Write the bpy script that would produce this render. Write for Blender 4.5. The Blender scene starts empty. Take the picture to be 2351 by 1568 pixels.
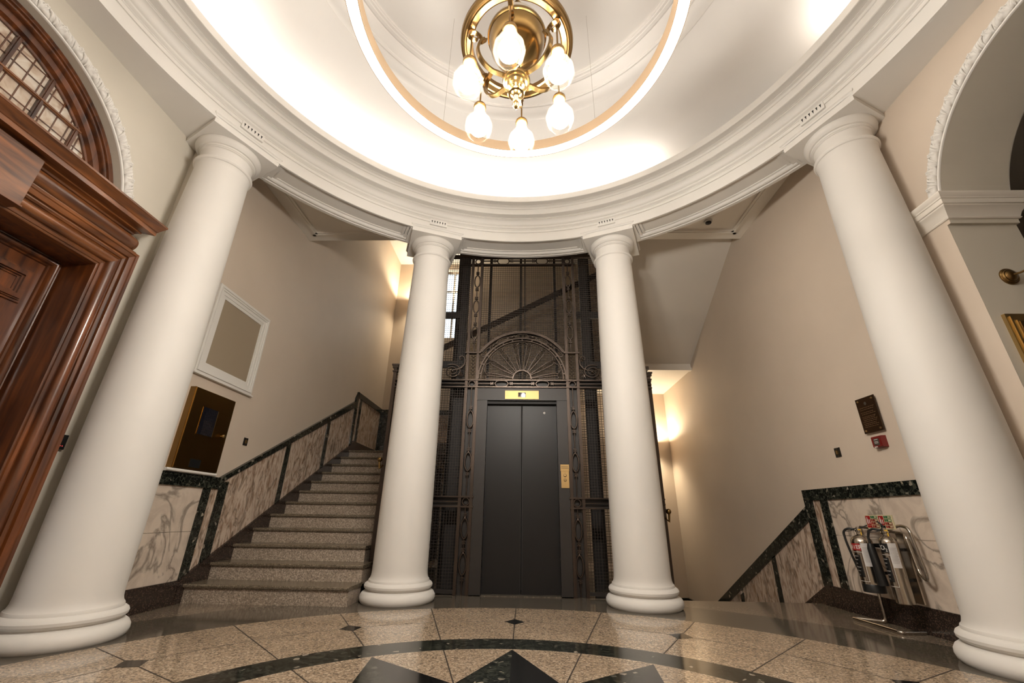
import bpy, math, random
from mathutils import Vector, Matrix
random.seed(7)
PI = math.pi
R = math.radians
C = bpy.context.scene.collection
sc = bpy.context.scene

# ------------------------------------------------------------------ camera
F_PX = 964.394
PITCH, YAW, ROLL = 0.3942, 0.0328, 0.0155
CAM = Vector((0.0497, -1.5547, 0.7404))
fw = Vector((math.sin(-YAW)*math.cos(PITCH), math.cos(YAW)*math.cos(PITCH), math.sin(PITCH)))
rt = fw.cross(Vector((0, 0, 1))).normalized()
up = rt.cross(fw)
c_, s_ = math.cos(ROLL), math.sin(ROLL)
rt, up = c_*rt + s_*up, -s_*rt + c_*up
cd = bpy.data.cameras.new('camera')
cd.sensor_fit = 'HORIZONTAL'; cd.sensor_width = 36.0
cd.lens = F_PX/2351*36.0
cd.clip_start = 0.02; cd.clip_end = 100
cam = bpy.data.objects.new('camera', cd); C.objects.link(cam)
m = Matrix((rt, up, -fw)).transposed().to_4x4(); m.translation = CAM
cam.matrix_world = m
sc.camera = cam

# ------------------------------------------------------------------ world / exposure
w = bpy.data.worlds.new('sky'); sc.world = w; w.use_nodes = True
w.node_tree.nodes['Background'].inputs[0].default_value = (0.85, 0.95, 1.0, 1)
w.node_tree.nodes['Background'].inputs[1].default_value = 3.0
sc.view_settings.view_transform = 'Standard'
sc.view_settings.look = 'None'
sc.view_settings.exposure = 0.12
sc.view_settings.gamma = 1.0
sc.view_settings.use_curve_mapping = False

# lamp powers
E_LED = 8.0
E_BULB = 275.0
E_COVE = 80.0
P_SCONCE = 75.0

# ------------------------------------------------------------------ helpers
def tag(o, label=None, cat=None, group=None, kind=None):
    if label: o['label'] = label
    if cat: o['category'] = cat
    if group: o['group'] = group
    if kind: o['kind'] = kind
    return o

def thing(name, label, cat, loc=(0, 0, 0), group=None, kind=None):
    o = bpy.data.objects.new(name, None); C.objects.link(o)
    o.empty_display_size = 0.1
    o.location = loc
    return tag(o, label, cat, group, kind)

def copy_tree(o, parent=None):
    c = o.copy(); C.objects.link(c)
    if parent: c.parent = parent
    for ch in [x for x in bpy.data.objects if x.parent == o]:
        copy_tree(ch, c)
    return c

def worldloc(o):
    v = Vector((0, 0, 0))
    while o:
        v += o.location; o = o.parent
    return v

class MB:
    def __init__(s):
        s.v = []; s.f = []; s.m = []; s.mi = 0
    def add(s, vs, fs):
        n = len(s.v); s.v.extend([tuple(q) for q in vs])
        for f in fs:
            s.f.append([n+i for i in f]); s.m.append(s.mi)
        return s
    def box(s, x0, x1, y0, y1, z0, z1):
        if x0 > x1: x0, x1 = x1, x0
        if y0 > y1: y0, y1 = y1, y0
        if z0 > z1: z0, z1 = z1, z0
        v = [(x0,y0,z0),(x1,y0,z0),(x1,y1,z0),(x0,y1,z0),(x0,y0,z1),(x1,y0,z1),(x1,y1,z1),(x0,y1,z1)]
        return s.add(v, [(0,3,2,1),(4,5,6,7),(0,1,5,4),(1,2,6,5),(2,3,7,6),(3,0,4,7)])
    def quad(s, a, b, c, d):
        return s.add([a, b, c, d], [(0, 1, 2, 3)])
    def poly(s, pts):
        return s.add(pts, [tuple(range(len(pts)))])
    def prism(s, pts, fn, a, b):
        """2-D outline pts, fn(u,v,w)->xyz, extruded from w=a to w=b"""
        n = len(pts)
        v = [fn(u, q, a) for u, q in pts] + [fn(u, q, b) for u, q in pts]
        f = [tuple(range(n)), tuple(range(2*n-1, n-1, -1))]
        f += [(i, i+n, (i+1) % n+n, (i+1) % n) for i in range(n)]
        return s.add(v, f)
    def lathe(s, prof, c=(0, 0, 0), n=48, a0=0.0, a1=2*PI, axis='z'):
        full = abs(a1-a0-2*PI) < 1e-6
        k = n if full else n+1
        v = []
        for i in range(k):
            a = a0+(a1-a0)*i/n
            ca, sa = math.cos(a), math.sin(a)
            for r, z in prof:
                if axis == 'z': v.append((c[0]+r*ca, c[1]+r*sa, c[2]+z))
                elif axis == 'x': v.append((c[0]+z, c[1]+r*ca, c[2]+r*sa))
                else: v.append((c[0]+r*ca, c[1]+z, c[2]+r*sa))
        p = len(prof); f = []
        for i in range(n):
            j = (i+1) % k
            for t in range(p-1):
                f.append((i*p+t, j*p+t, j*p+t+1, i*p+t+1))
        return s.add(v, f)
    def tube(s, path, r, n=8, closed=False, flat=None, cap=True):
        """round tube; flat=(w,h) makes a rectangular bar with w across 'side'"""
        P = [Vector(q) for q in path]; L = len(P)
        rad = r if isinstance(r, (list, tuple)) else [r]*L
        T = []
        for i in range(L):
            if closed: t = P[(i+1) % L]-P[i-1]
            else: t = P[min(i+1, L-1)]-P[max(i-1, 0)]
            T.append(t.normalized() if t.length > 1e-9 else Vector((0, 0, 1)))
        ref = Vector((0, 0, 1)) if abs(T[0].z) < 0.9 else Vector((1, 0, 0))
        if flat and len(flat) > 2: ref = Vector(flat[2])
        N = (ref-T[0]*ref.dot(T[0])).normalized()
        v = []
        for i in range(L):
            N = (N-T[i]*N.dot(T[i]))
            N = N.normalized() if N.length > 1e-6 else T[i].orthogonal().normalized()
            B = T[i].cross(N)
            if flat:
                a, b = flat[0]/2, flat[1]/2
                for u, q in ((a, b), (-a, b), (-a, -b), (a, -b)): v.append(P[i]+N*u+B*q)
                k = 4
            else:
                k = n
                for j in range(n):
                    an = 2*PI*j/n
                    v.append(P[i]+N*(rad[i]*math.cos(an))+B*(rad[i]*math.sin(an)))
        f = []
        for i in range(L if closed else L-1):
            i2 = (i+1) % L
            for j in range(k):
                f.append((i*k+j, i*k+(j+1) % k, i2*k+(j+1) % k, i2*k+j))
        if not closed and cap:
            f.append(tuple(range(k-1, -1, -1))); f.append(tuple((L-1)*k+j for j in range(k)))
        return s.add(v, f)
    def ball(s, c, r, n=12, sz=1.0):
        prof = [(r*math.sin(PI*i/8)+1e-5, -r*sz*math.cos(PI*i/8)) for i in range(9)]
        return s.lathe(prof, c, n)
    def build(s, name, mats, parent=None, smooth=True, angle=32, label=None):
        me = bpy.data.meshes.new(name)
        o0 = worldloc(parent) if parent else Vector((0, 0, 0))
        me.from_pydata([tuple(Vector(q)-o0) for q in s.v], [], s.f)
        if not isinstance(mats, (list, tuple)): mats = [mats]
        for q in mats: me.materials.append(q)
        me.polygons.foreach_set('material_index', s.m)
        me.validate(); me.update()
        if smooth:
            me.shade_smooth(); me.set_sharp_from_angle(angle=R(angle))
        ob = bpy.data.objects.new(name, me); C.objects.link(ob)
        if parent: ob.parent = parent
        if label: ob['label'] = label
        return ob

def struct(name, mb, mats, label, cat, **k):
    return tag(mb.build(name, mats, **k), label, cat, kind='structure')

def obj(name, mb, mats, label, cat, group=None, **k):
    return tag(mb.build(name, mats, **k), label, cat, group)

XZ = lambda u, v, w: (u, w, v)      # outline in x,z extruded along y
YZ = lambda u, v, w: (w, u, v)      # outline in y,z extruded along x
XY = lambda u, v, w: (u, v, w)

def fix_normals(o):
    import bmesh
    bm = bmesh.new(); bm.from_mesh(o.data)
    bmesh.ops.recalc_face_normals(bm, faces=bm.faces)
    bm.to_mesh(o.data); bm.free()

# ------------------------------------------------------------------ materials
def newmat(name):
    mt = bpy.data.materials.new(name); mt.use_nodes = True
    nt = mt.node_tree; b = nt.nodes['Principled BSDF']
    return mt, nt, b

def N(nt, typ, **k):
    n = nt.nodes.new(typ)
    for a, v in k.items():
        if a.startswith('i_'): n.inputs[a[2:].replace('_', ' ')].default_value = v
        else: setattr(n, a, v)
    return n

def coords(nt, scale=(1, 1, 1)):
    g = N(nt, 'ShaderNodeNewGeometry'); mp = N(nt, 'ShaderNodeMapping')
    mp.inputs['Scale'].default_value = scale
    nt.links.new(g.outputs['Position'], mp.inputs['Vector'])
    return mp.outputs[0]

def ramp(nt, src, stops, interp='LINEAR'):
    r = N(nt, 'ShaderNodeValToRGB'); r.color_ramp.interpolation = interp
    el = r.color_ramp.elements
    el[0].position, el[0].color = stops[0][0], (*stops[0][1], 1)
    el[1].position, el[1].color = stops[-1][0], (*stops[-1][1], 1)
    for p, c in stops[1:-1]:
        e = el.new(p); e.color = (*c, 1)
    nt.links.new(src, r.inputs[0])
    return r.outputs[0]

def mixc(nt, fac, a, b, mode='MIX'):
    mx = N(nt, 'ShaderNodeMix', data_type='RGBA', blend_type=mode)
    for key, val in ((0, fac), (6, a), (7, b)):
        if isinstance(val, (int, float)): mx.inputs[key].default_value = val
        elif isinstance(val, tuple): mx.inputs[key].default_value = (*val, 1)
        else: nt.links.new(val, mx.inputs[key])
    return mx.outputs[2]

def plain(name, col, rough=0.5, metal=0.0, coat=0.0, spec=0.5, var=0.0, bump=0.0, bscale=60, emit=None, es=0):
    mt, nt, b = newmat(name)
    b.inputs['Base Color'].default_value = (*col, 1)
    b.inputs['Roughness'].default_value = rough
    b.inputs['Metallic'].default_value = metal
    b.inputs['Coat Weight'].default_value = coat
    b.inputs['Specular IOR Level'].default_value = spec
    if emit:
        b.inputs['Emission Color'].default_value = (*emit, 1); b.inputs['Emission Strength'].default_value = es
    if var or bump:
        co = coords(nt)
        n = N(nt, 'ShaderNodeTexNoise'); n.inputs['Scale'].default_value = 2.3; n.inputs['Detail'].default_value = 4
        nt.links.new(co, n.inputs['Vector'])
        if var:
            lo = tuple(x*(1-var) for x in col); hi = tuple(min(1, x*(1+var*0.5)) for x in col)
            nt.links.new(ramp(nt, n.outputs['Fac'], [(0.3, lo), (0.7, hi)]), b.inputs['Base Color'])
        if bump:
            n2 = N(nt, 'ShaderNodeTexNoise'); n2.inputs['Scale'].default_value = bscale; n2.inputs['Detail'].default_value = 3
            nt.links.new(co, n2.inputs['Vector'])
            bp = N(nt, 'ShaderNodeBump'); bp.inputs['Strength'].default_value = bump; bp.inputs['Distance'].default_value = 0.002
            nt.links.new(n2.outputs['Fac'], bp.inputs['Height']); nt.links.new(bp.outputs[0], b.inputs['Normal'])
    return mt

def emitter(name, col, s):
    mt, nt, b = newmat(name)
    b.inputs['Base Color'].default_value = (0.8, 0.8, 0.8, 1)
    b.inputs['Emission Color'].default_value = (*col, 1); b.inputs['Emission Strength'].default_value = s
    return mt

def terrazzo(name, dark, mid, light, rough, scale=70, big=1.0):
    mt, nt, b = newmat(name)
    co = coords(nt)
    v = N(nt, 'ShaderNodeTexVoronoi'); v.inputs['Scale'].default_value = scale
    nt.links.new(co, v.inputs['Vector'])
    sep = N(nt, 'ShaderNodeSeparateColor'); nt.links.new(v.outputs['Color'], sep.inputs[0])
    base = ramp(nt, sep.outputs[0], [(0.0, dark), (0.22, dark), (0.34, mid), (0.75, mid), (0.9, light), (1.0, light)])
    n = N(nt, 'ShaderNodeTexNoise'); n.inputs['Scale'].default_value = 1.6; n.inputs['Detail'].default_value = 5
    nt.links.new(co, n.inputs['Vector'])
    n3 = N(nt, 'ShaderNodeTexNoise'); n3.inputs['Scale'].default_value = scale*2.2; n3.inputs['Detail'].default_value = 2
    nt.links.new(co, n3.inputs['Vector'])
    c2 = mixc(nt, 0.35, base, ramp(nt, n3.outputs['Fac'], [(0.35, dark), (0.65, light)]))
    c3 = mixc(nt, 1.0, c2, ramp(nt, n.outputs['Fac'], [(0.3, (0.82, 0.80, 0.78)), (0.7, (1.05, 1.05, 1.05))]), 'MULTIPLY')
    nt.links.new(c3, b.inputs['Base Color'])
    b.inputs['Roughness'].default_value = rough
    b.inputs['Specular IOR Level'].default_value = 0.6
    return mt

def green_marble(name, rough=0.12):
    mt, nt, b = newmat(name)
    co = coords(nt)
    dn = N(nt, 'ShaderNodeTexNoise'); dn.inputs['Scale'].default_value = 9; dn.inputs['Detail'].default_value = 3
    nt.links.new(co, dn.inputs['Vector'])
    ad = N(nt, 'ShaderNodeMix', data_type='VECTOR'); ad.inputs[0].default_value = 0.05
    nt.links.new(co, ad.inputs[4]); nt.links.new(dn.outputs['Color'], ad.inputs[5])
    v = N(nt, 'ShaderNodeTexVoronoi', feature='DISTANCE_TO_EDGE'); v.inputs['Scale'].default_value = 40
    nt.links.new(ad.outputs[1], v.inputs['Vector'])
    v2 = N(nt, 'ShaderNodeTexVoronoi'); v2.inputs['Scale'].default_value = 40
    nt.links.new(ad.outputs[1], v2.inputs['Vector'])
    sep = N(nt, 'ShaderNodeSeparateColor'); nt.links.new(v2.outputs['Color'], sep.inputs[0])
    cells = ramp(nt, sep.outputs[1], [(0.0, (0.004, 0.005, 0.004)), (0.7, (0.009, 0.011, 0.009)), (0.88, (0.024, 0.026, 0.020)), (0.965, (0.05, 0.05, 0.038)), (1.0, (0.34, 0.29, 0.23))])
    veins = ramp(nt, v.outputs['Distance'], [(0.0, (1, 1, 1)), (0.07, (0.5, 0.5, 0.5)), (0.14, (0, 0, 0))])
    n = N(nt, 'ShaderNodeTexNoise'); n.inputs['Scale'].default_value = 30
    nt.links.new(co, n.inputs['Vector'])
    vv = mixc(nt, 1.0, veins, ramp(nt, n.outputs['Fac'], [(0.38, (0, 0, 0)), (0.62, (1, 1, 1))]), 'MULTIPLY')
    nt.links.new(mixc(nt, vv, cells, (0.070, 0.074, 0.056)), b.inputs['Base Color'])
    b.inputs['Roughness'].default_value = rough
    return mt

def pale_marble(name, base, vein, warm, stretch=(1, 1, 1), amount=0.5, rough=0.18, scale=2.2):
    mt, nt, b = newmat(name)
    co = coords(nt, stretch)
    n = N(nt, 'ShaderNodeTexNoise'); n.inputs['Scale'].default_value = scale; n.inputs['Detail'].default_value = 7
    n.inputs['Distortion'].default_value = 1.3
    nt.links.new(co, n.inputs['Vector'])
    veins = ramp(nt, n.outputs['Fac'], [(0.0, (0, 0, 0)), (0.455, (0, 0, 0)), (0.495, (1, 1, 1)), (0.53, (0, 0, 0)), (1, (0, 0, 0))])
    n2 = N(nt, 'ShaderNodeTexNoise'); n2.inputs['Scale'].default_value = scale*2.3; n2.inputs['Detail'].default_value = 6
    n2.inputs['Distortion'].default_value = 2.0
    nt.links.new(co, n2.inputs['Vector'])
    cloud = ramp(nt, n2.outputs['Fac'], [(0.42, (0, 0, 0)), (0.68, (1, 1, 1))])
    c1 = mixc(nt, mixc(nt, 1.0, cloud, (amount, amount, amount), 'MULTIPLY'), base, warm)
    c2 = mixc(nt, mixc(nt, 1.0, veins, (0.75, 0.75, 0.75), 'MULTIPLY'), c1, vein)
    nt.links.new(c2, b.inputs['Base Color'])
    b.inputs['Roughness'].default_value = rough
    return mt

def wood(name, stretch, dark=(0.030, 0.009, 0.004), light=(0.18, 0.052, 0.012)):
    mt, nt, b = newmat(name)
    co = coords(nt, stretch)
    n = N(nt, 'ShaderNodeTexNoise'); n.inputs['Scale'].default_value = 3.0; n.inputs['Detail'].default_value = 8; n.inputs['Distortion'].default_value = 0.6
    nt.links.new(co, n.inputs['Vector'])
    nt.links.new(ramp(nt, n.outputs['Fac'], [(0.32, dark), (0.55, tuple((x+y)/2 for x, y in zip(dark, light))), (0.72, light)]), b.inputs['Base Color'])
    b.inputs['Roughness'].default_value = 0.34
    b.inputs['Coat Weight'].default_value = 0.6
    b.inputs['Coat Roughness'].default_value = 0.16
    return mt

def brass(name, col=(0.62, 0.38, 0.12), rough=0.22):
    return plain(name, col, rough, 1.0, var=0.12)

M = {}
M['wall'] = plain('beige_wall_paint', (0.60, 0.505, 0.41), 0.55, var=0.03, bump=0.05)
M['wall2'] = plain('pale_wall_paint', (0.58, 0.535, 0.455), 0.55, var=0.03, bump=0.05)
M['white'] = plain('cream_plaster', (0.70, 0.672, 0.63), 0.62, var=0.02)
M['soff'] = plain('soffit_plaster', (0.72, 0.67, 0.60), 0.5, var=0.02)
M['dome'] = plain('dome_plaster', (0.84, 0.81, 0.775), 0.6, var=0.02)
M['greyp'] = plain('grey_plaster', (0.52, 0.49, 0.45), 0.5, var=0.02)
M['tan'] = terrazzo('tan_terrazzo', (0.13, 0.092, 0.060), (0.40, 0.295, 0.20), (0.68, 0.55, 0.41), 0.10, 110)
M['dgran'] = terrazzo('dark_terrazzo', (0.042, 0.036, 0.028), (0.085, 0.072, 0.057), (0.20, 0.17, 0.13), 0.10, 140)
M['bgran'] = terrazzo('brown_terrazzo', (0.08, 0.06, 0.043), (0.20, 0.155, 0.112), (0.36, 0.29, 0.22), 0.11, 140)
M['step'] = terrazzo('step_terrazzo', (0.11, 0.085, 0.064), (0.34, 0.27, 0.205), (0.66, 0.56, 0.46), 0.3, 130)
M['tread'] = terrazzo('tread_terrazzo', (0.06, 0.048, 0.033), (0.15, 0.12, 0.082), (0.27, 0.22, 0.16), 0.24, 130)
M['skirt'] = terrazzo('black_granite', (0.012, 0.007, 0.006), (0.018, 0.011, 0.009), (0.09, 0.06, 0.045), 0.2, 120)
M['green'] = green_marble('green_marble')
M['black'] = plain('black_marble', (0.008, 0.008, 0.008), 0.1)
M['joint'] = plain('joint_line', (0.035, 0.025, 0.018), 0.5)
M['marb'] = pale_marble('brown_veined_marble', (0.62, 0.50, 0.40), (0.13, 0.095, 0.07), (0.27, 0.165, 0.105), (1, 1.9, 0.6), 0.95, scale=3.4)
M['marb2'] = pale_marble('grey_veined_marble', (0.66, 0.56, 0.46), (0.16, 0.13, 0.105), (0.42, 0.33, 0.265), (1, 1.3, 1.0), 0.5, scale=1.7)
M['woodv'] = wood('mahogany_vertical', (6, 6, 0.7))
M['woodh'] = wood('mahogany_horizontal', (6, 0.7, 6), (0.05, 0.015, 0.005), (0.27, 0.092, 0.024))
M['brass'] = brass('polished_brass', (0.27, 0.17, 0.062), 0.23)
M['brass2'] = brass('aged_brass', (0.24, 0.145, 0.055), 0.33)
M['brassp'] = brass('brass_plate', (0.36, 0.21, 0.06), 0.28)
M['brassl'] = brass('bright_brass', (0.42, 0.28, 0.12), 0.45)
M['iron'] = plain('wrought_iron', (0.085, 0.066, 0.055), 0.33, 0.92, var=0.2)
M['wire'] = plain('mesh_wire', (0.040, 0.030, 0.025), 0.5, 0.5)
M['door'] = plain('charcoal_door', (0.012, 0.011, 0.011), 0.40, 0.2, coat=0.0, spec=0.35)
M['frame'] = plain('charcoal_frame', (0.024, 0.020, 0.018), 0.45, 0.2)
M['dark'] = plain('dark_steel', (0.012, 0.010, 0.009), 0.6)
M['blackp'] = plain('black_plastic', (0.008, 0.008, 0.008), 0.35)
M['chrome'] = plain('chrome', (0.50, 0.46, 0.41), 0.16, 1.0)
M['steel'] = plain('stainless_steel', (0.46, 0.41, 0.35), 0.22, 1.0)
M['glassd'] = plain('dark_glass', (0.01, 0.01, 0.015), 0.04, coat=1.0)
M['frost'] = plain('frosted_panel', (0.33, 0.265, 0.19), 0.22)
M['redp'] = plain('red_plastic', (0.16, 0.012, 0.010), 0.35)
M['redl'] = plain('red_label', (0.30, 0.012, 0.012), 0.4)
M['greenl'] = plain('green_label', (0.03, 0.13, 0.05), 0.4)
M['paper'] = plain('paper_white', (0.55, 0.52, 0.50), 0.6)
M['sign'] = plain('sign_cream', (0.55, 0.48, 0.30), 0.5)
M['inkw'] = plain('white_print', (0.6, 0.57, 0.53), 0.5)
M['inkd'] = plain('dark_print', (0.05, 0.04, 0.03), 0.6)
M['yellow'] = plain('yellow_tag', (0.60, 0.36, 0.02), 0.5)
M['led'] = emitter('led_strip', (1.0, 0.90, 0.76), E_LED)
M['ledbody'] = plain('led_ring_body', (0.22, 0.150, 0.090), 0.5)
M['bulb'] = emitter('bulb_glow', (1.0, 0.95, 0.88), E_BULB)
M['cove'] = emitter('cove_strip', (1.0, 0.93, 0.84), E_COVE)
M['ledg'] = plain('dot_green', (0.1, 0.5, 0.1), 0.5, emit=(0.2, 1, 0.2), es=0.6)
M['ledr'] = plain('dot_red', (0.5, 0.05, 0.05), 0.5, emit=(1, 0.1, 0.1), es=0.6)

def shade_glass():
    mt = bpy.data.materials.new('frosted_shade_glass'); mt.use_nodes = True
    nt = mt.node_tree; nt.nodes.clear()
    out = N(nt, 'ShaderNodeOutputMaterial')
    tr = N(nt, 'ShaderNodeBsdfTransparent'); tr.inputs[0].default_value = (1, 0.99, 0.97, 1)
    tl = N(nt, 'ShaderNodeBsdfTranslucent'); tl.inputs[0].default_value = (0.95, 0.84, 0.64, 1)
    a = N(nt, 'ShaderNodeMixShader'); a.inputs[0].default_value = 0.010
    nt.links.new(tr.outputs[0], a.inputs[1]); nt.links.new(tl.outputs[0], a.inputs[2])
    nt.links.new(a.outputs[0], out.inputs[0])
    return mt
M['shade'] = shade_glass()

def pane_glass():
    mt, nt, b = newmat('obscured_pane_glass')
    co = coords(nt)
    n = N(nt, 'ShaderNodeTexNoise'); n.inputs['Scale'].default_value = 7; n.inputs['Detail'].default_value = 3; n.inputs['Distortion'].default_value = 1.5
    nt.links.new(co, n.inputs['Vector'])
    nt.links.new(ramp(nt, n.outputs['Fac'], [(0.3, (0.30, 0.20, 0.14)), (0.5, (0.50, 0.40, 0.31)), (0.7, (0.62, 0.57, 0.50))]), b.inputs['Base Color'])
    b.inputs['Roughness'].default_value = 0.12
    bp = N(nt, 'ShaderNodeBump'); bp.inputs['Strength'].default_value = 0.25; bp.inputs['Distance'].default_value = 0.01
    nt.links.new(n.outputs['Fac'], bp.inputs['Height']); nt.links.new(bp.outputs[0], b.inputs['Normal'])
    return mt
M['pane'] = pane_glass()

# ------------------------------------------------------------------ room measures
XL, XR = -2.98, 2.98          # stair hall walls
DL, DR = -3.09, 3.09          # walls of the round hall bay
YB = -3.3                     # rear wall
YF = 3.28                     # front edge of the hall floor
YE = 7.15                     # far stair wall
RI, RO = 2.858, 3.226         # inner / outer radius of the entablature beam
HS = 3.945                    # its underside
HC = 4.28                     # side ceiling
COLA = [R(152.98), R(111.0), R(68.6), R(24.49)]
RC = 3.1457
ZS, RA = 2.72, 0.975          # arch spring and radius
RISE, GO = 0.1447, 0.2815

def rect_r(a, x0, x1, y0, y1):
    ca, sa = math.cos(a), math.sin(a); t = 1e9
    if ca > 1e-9: t = min(t, x1/ca)
    if ca < -1e-9: t = min(t, x0/ca)
    if sa > 1e-9: t = min(t, y1/sa)
    if sa < -1e-9: t = min(t, y0/sa)
    return t

# ------------------------------------------------------------------ floor
FC = (-0.02, -0.077)
def build_floor():
    mb = MB()
    def P(r, a): return (FC[0]+r*math.cos(a), FC[1]+r*math.sin(a), 0)
    tip, val, gi, go, ti, to = 1.565, 1.02, 1.575, 1.803, 2.80, 3.40
    c = (FC[0], FC[1], 0)
    for k in range(12):
        a = R(90+30*k); aL = a+R(15); aR = a-R(15)
        mb.mi = 1; mb.poly([c, P(tip, a), P(val, aL)])       # green half
        mb.mi = 2; mb.poly([c, P(val, aR), P(tip, a)])       # black half
        arc = [P(gi, a+R(30)*i/10) for i in range(11)]
        mb.mi = 0; mb.poly([P(val, aL), P(tip, a)]+arc+[P(tip, a+R(30))])
    n = 240
    for i in range(n):
        a0, a1 = 2*PI*i/n, 2*PI*(i+1)/n
        for r0, r1, mi in ((gi, go, 1), (go, ti, 0)):
            mb.mi = mi; mb.quad(P(r0, a0), P(r1, a0), P(r1, a1), P(r0, a1))
        x0, x1, y0, y1 = DL-FC[0], DR-FC[0], YB-FC[1], YF-FC[1]
        e0, e1 = rect_r(a0, x0, x1, y0, y1), rect_r(a1, x0, x1, y0, y1)
        t0, t1 = min(to, e0), min(to, e1)
        mb.mi = 3; mb.quad(P(ti, a0), P(t0, a0), P(t1, a1), P(ti, a1))
        if e0 > to or e1 > to:
            mb.mi = 4; mb.quad(P(t0, a0), P(e0, a0), P(e1, a1), P(t1, a1))
    for sx in (-1, 1):
        for yy in (YB, YF):
            mb.mi = 4
            X = DL if sx < 0 else DR
            a = math.atan2(yy-FC[1], X-FC[0]); i = math.floor(a/(2*PI/n))
            p0 = P(rect_r(i*2*PI/n, DL-FC[0], DR-FC[0], YB-FC[1], YF-FC[1]), i*2*PI/n)
            p1 = P(rect_r((i+1)*2*PI/n, DL-FC[0], DR-FC[0], YB-FC[1], YF-FC[1]), (i+1)*2*PI/n)
            mb.poly([p0, (X, yy, 0), p1])
    # slab body
    mb.mi = 3
    mb.quad((1.5, YF, 0), (XR, YF, 0), (XR, YF, -0.145), (1.5, YF, -0.145))
    mb.mi = 3; mb.quad((-1.56, YF, 0), (1.56, YF, 0), (1.56, 5.65, 0), (-1.56, 5.65, 0))
    o = struct('floor', mb, [M['tan'], M['green'], M['black'], M['dgran'], M['bgran']],
               'polished terrazzo floor with a dark star and a green marble ring', 'floor', smooth=False)
    # joints, diamonds as sub parts of the floor
    jb = MB()
    def strip(r0, r1, a, w=0.0035):
        d = Vector((math.cos(a), math.sin(a), 0)); t = Vector((-d.y, d.x, 0))*w
        c0 = Vector((FC[0], FC[1], 0.0006))
        jb.poly([c0+d*r0-t, c0+d*r1-t, c0+d*r1+t, c0+d*r0+t])
    for k in range(24):
        a = R(90+15*k)
        strip(go, ti, a)
        if k % 2: strip(val, gi, a)
    for k in range(24):
        n2 = 8
        for i in range(n2):
            a0 = R(90+15*k)+R(15)*i/n2; a1 = a0+R(15)/n2
            r0, r1 = 2.285, 2.290
            jb.quad(*[tuple(Vector(P(r, a))+Vector((0, 0, 0.0006))) for r, a in ((r0, a0), (r1, a0), (r1, a1), (r0, a1))])
    jb.build('joint_lines', M['joint'], o, smooth=False)
    for k in range(12):
        a = R(90+30*k); db = MB()
        q = [P(2.195, a), P(2.285, a-0.034), P(2.375, a), P(2.285, a+0.034)]
        db.poly([tuple(Vector(v)+Vector((0, 0, 0.0012))) for v in q])
        db.build('diamond_inlay', M['black'], o, smooth=False)
    return o
build_floor()

# ------------------------------------------------------------------ walls
def flatwall(name, pts, mat, label):
    mb = MB(); mb.poly(pts)
    return struct(name, mb, mat, label, 'wall', smooth=False)

def arch_wall(mb, x, y0, y1, z1, hy, n=40):
    for s, e in ((-1, y0), (1, y1)):
        mb.quad((x, s*hy, 0), (x, e, 0), (x, e, z1), (x, s*hy, z1))
        if hy > RA: mb.quad((x, s*RA, ZS), (x, s*hy, ZS), (x, s*hy, z1), (x, s*RA, z1))
    for i in range(n):
        a0, a1 = PI*i/n, PI*(i+1)/n
        p0 = (RA*math.cos(a0), ZS+RA*math.sin(a0)); p1 = (RA*math.cos(a1), ZS+RA*math.sin(a1))
        mb.quad((x, p0[0], p0[1]), (x, p0[0], z1), (x, p1[0], z1), (x, p1[0], p1[1]))

def arch_reveal(mb, xa, xb, hy, n=40):
    for i in range(n):
        a0, a1 = PI*i/n, PI*(i+1)/n
        p0 = (RA*math.cos(a0), ZS+RA*math.sin(a0)); p1 = (RA*math.cos(a1), ZS+RA*math.sin(a1))
        mb.quad((xa, p0[0], p0[1]), (xb, p0[0], p0[1]), (xb, p1[0], p1[1]), (xa, p1[0], p1[1]))
    for s in (-1, 1):
        mb.quad((xa, s*hy, 0), (xb, s*hy, 0), (xb, s*hy, ZS), (xa, s*hy, ZS))
        if hy > RA: mb.quad((xa, s*RA, ZS), (xb, s*RA, ZS), (xb, s*hy, ZS), (xa, s*hy, ZS))

mb = MB(); arch_wall(mb, DL, YB, 1.36, HS+0.02, 0.975)
mb.quad((DL, 1.36, 0), (XL, 1.36, 0), (XL, 1.36, HS+0.4), (DL, 1.36, HS+0.4))
arch_reveal(mb, DL, DL-0.25, 0.975)
struct('wall_left', mb, M['wall2'], 'pale wall round the mahogany doorway and its arched fanlight', 'wall', angle=20)
mb = MB(); arch_wall(mb, DR, YB, 1.36, HS+0.02, 1.0)
mb.quad((DR, 1.36, 0), (XR, 1.36, 0), (XR, 1.36, HS+0.4), (DR, 1.36, HS+0.4))
struct('wall_right', mb, M['wall'], 'beige wall pierced by the tall open arch on the right', 'wall', angle=20)
mb = MB(); arch_reveal(mb, DR, 3.57, 1.0); arch_wall(mb, 3.57, YB, 3.3, 4.3, 1.0)
struct('wall_right', mb, M['wall2'], 'deep plaster lining of the open arch with a lamp and plaque on it', 'wall', angle=20)
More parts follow.
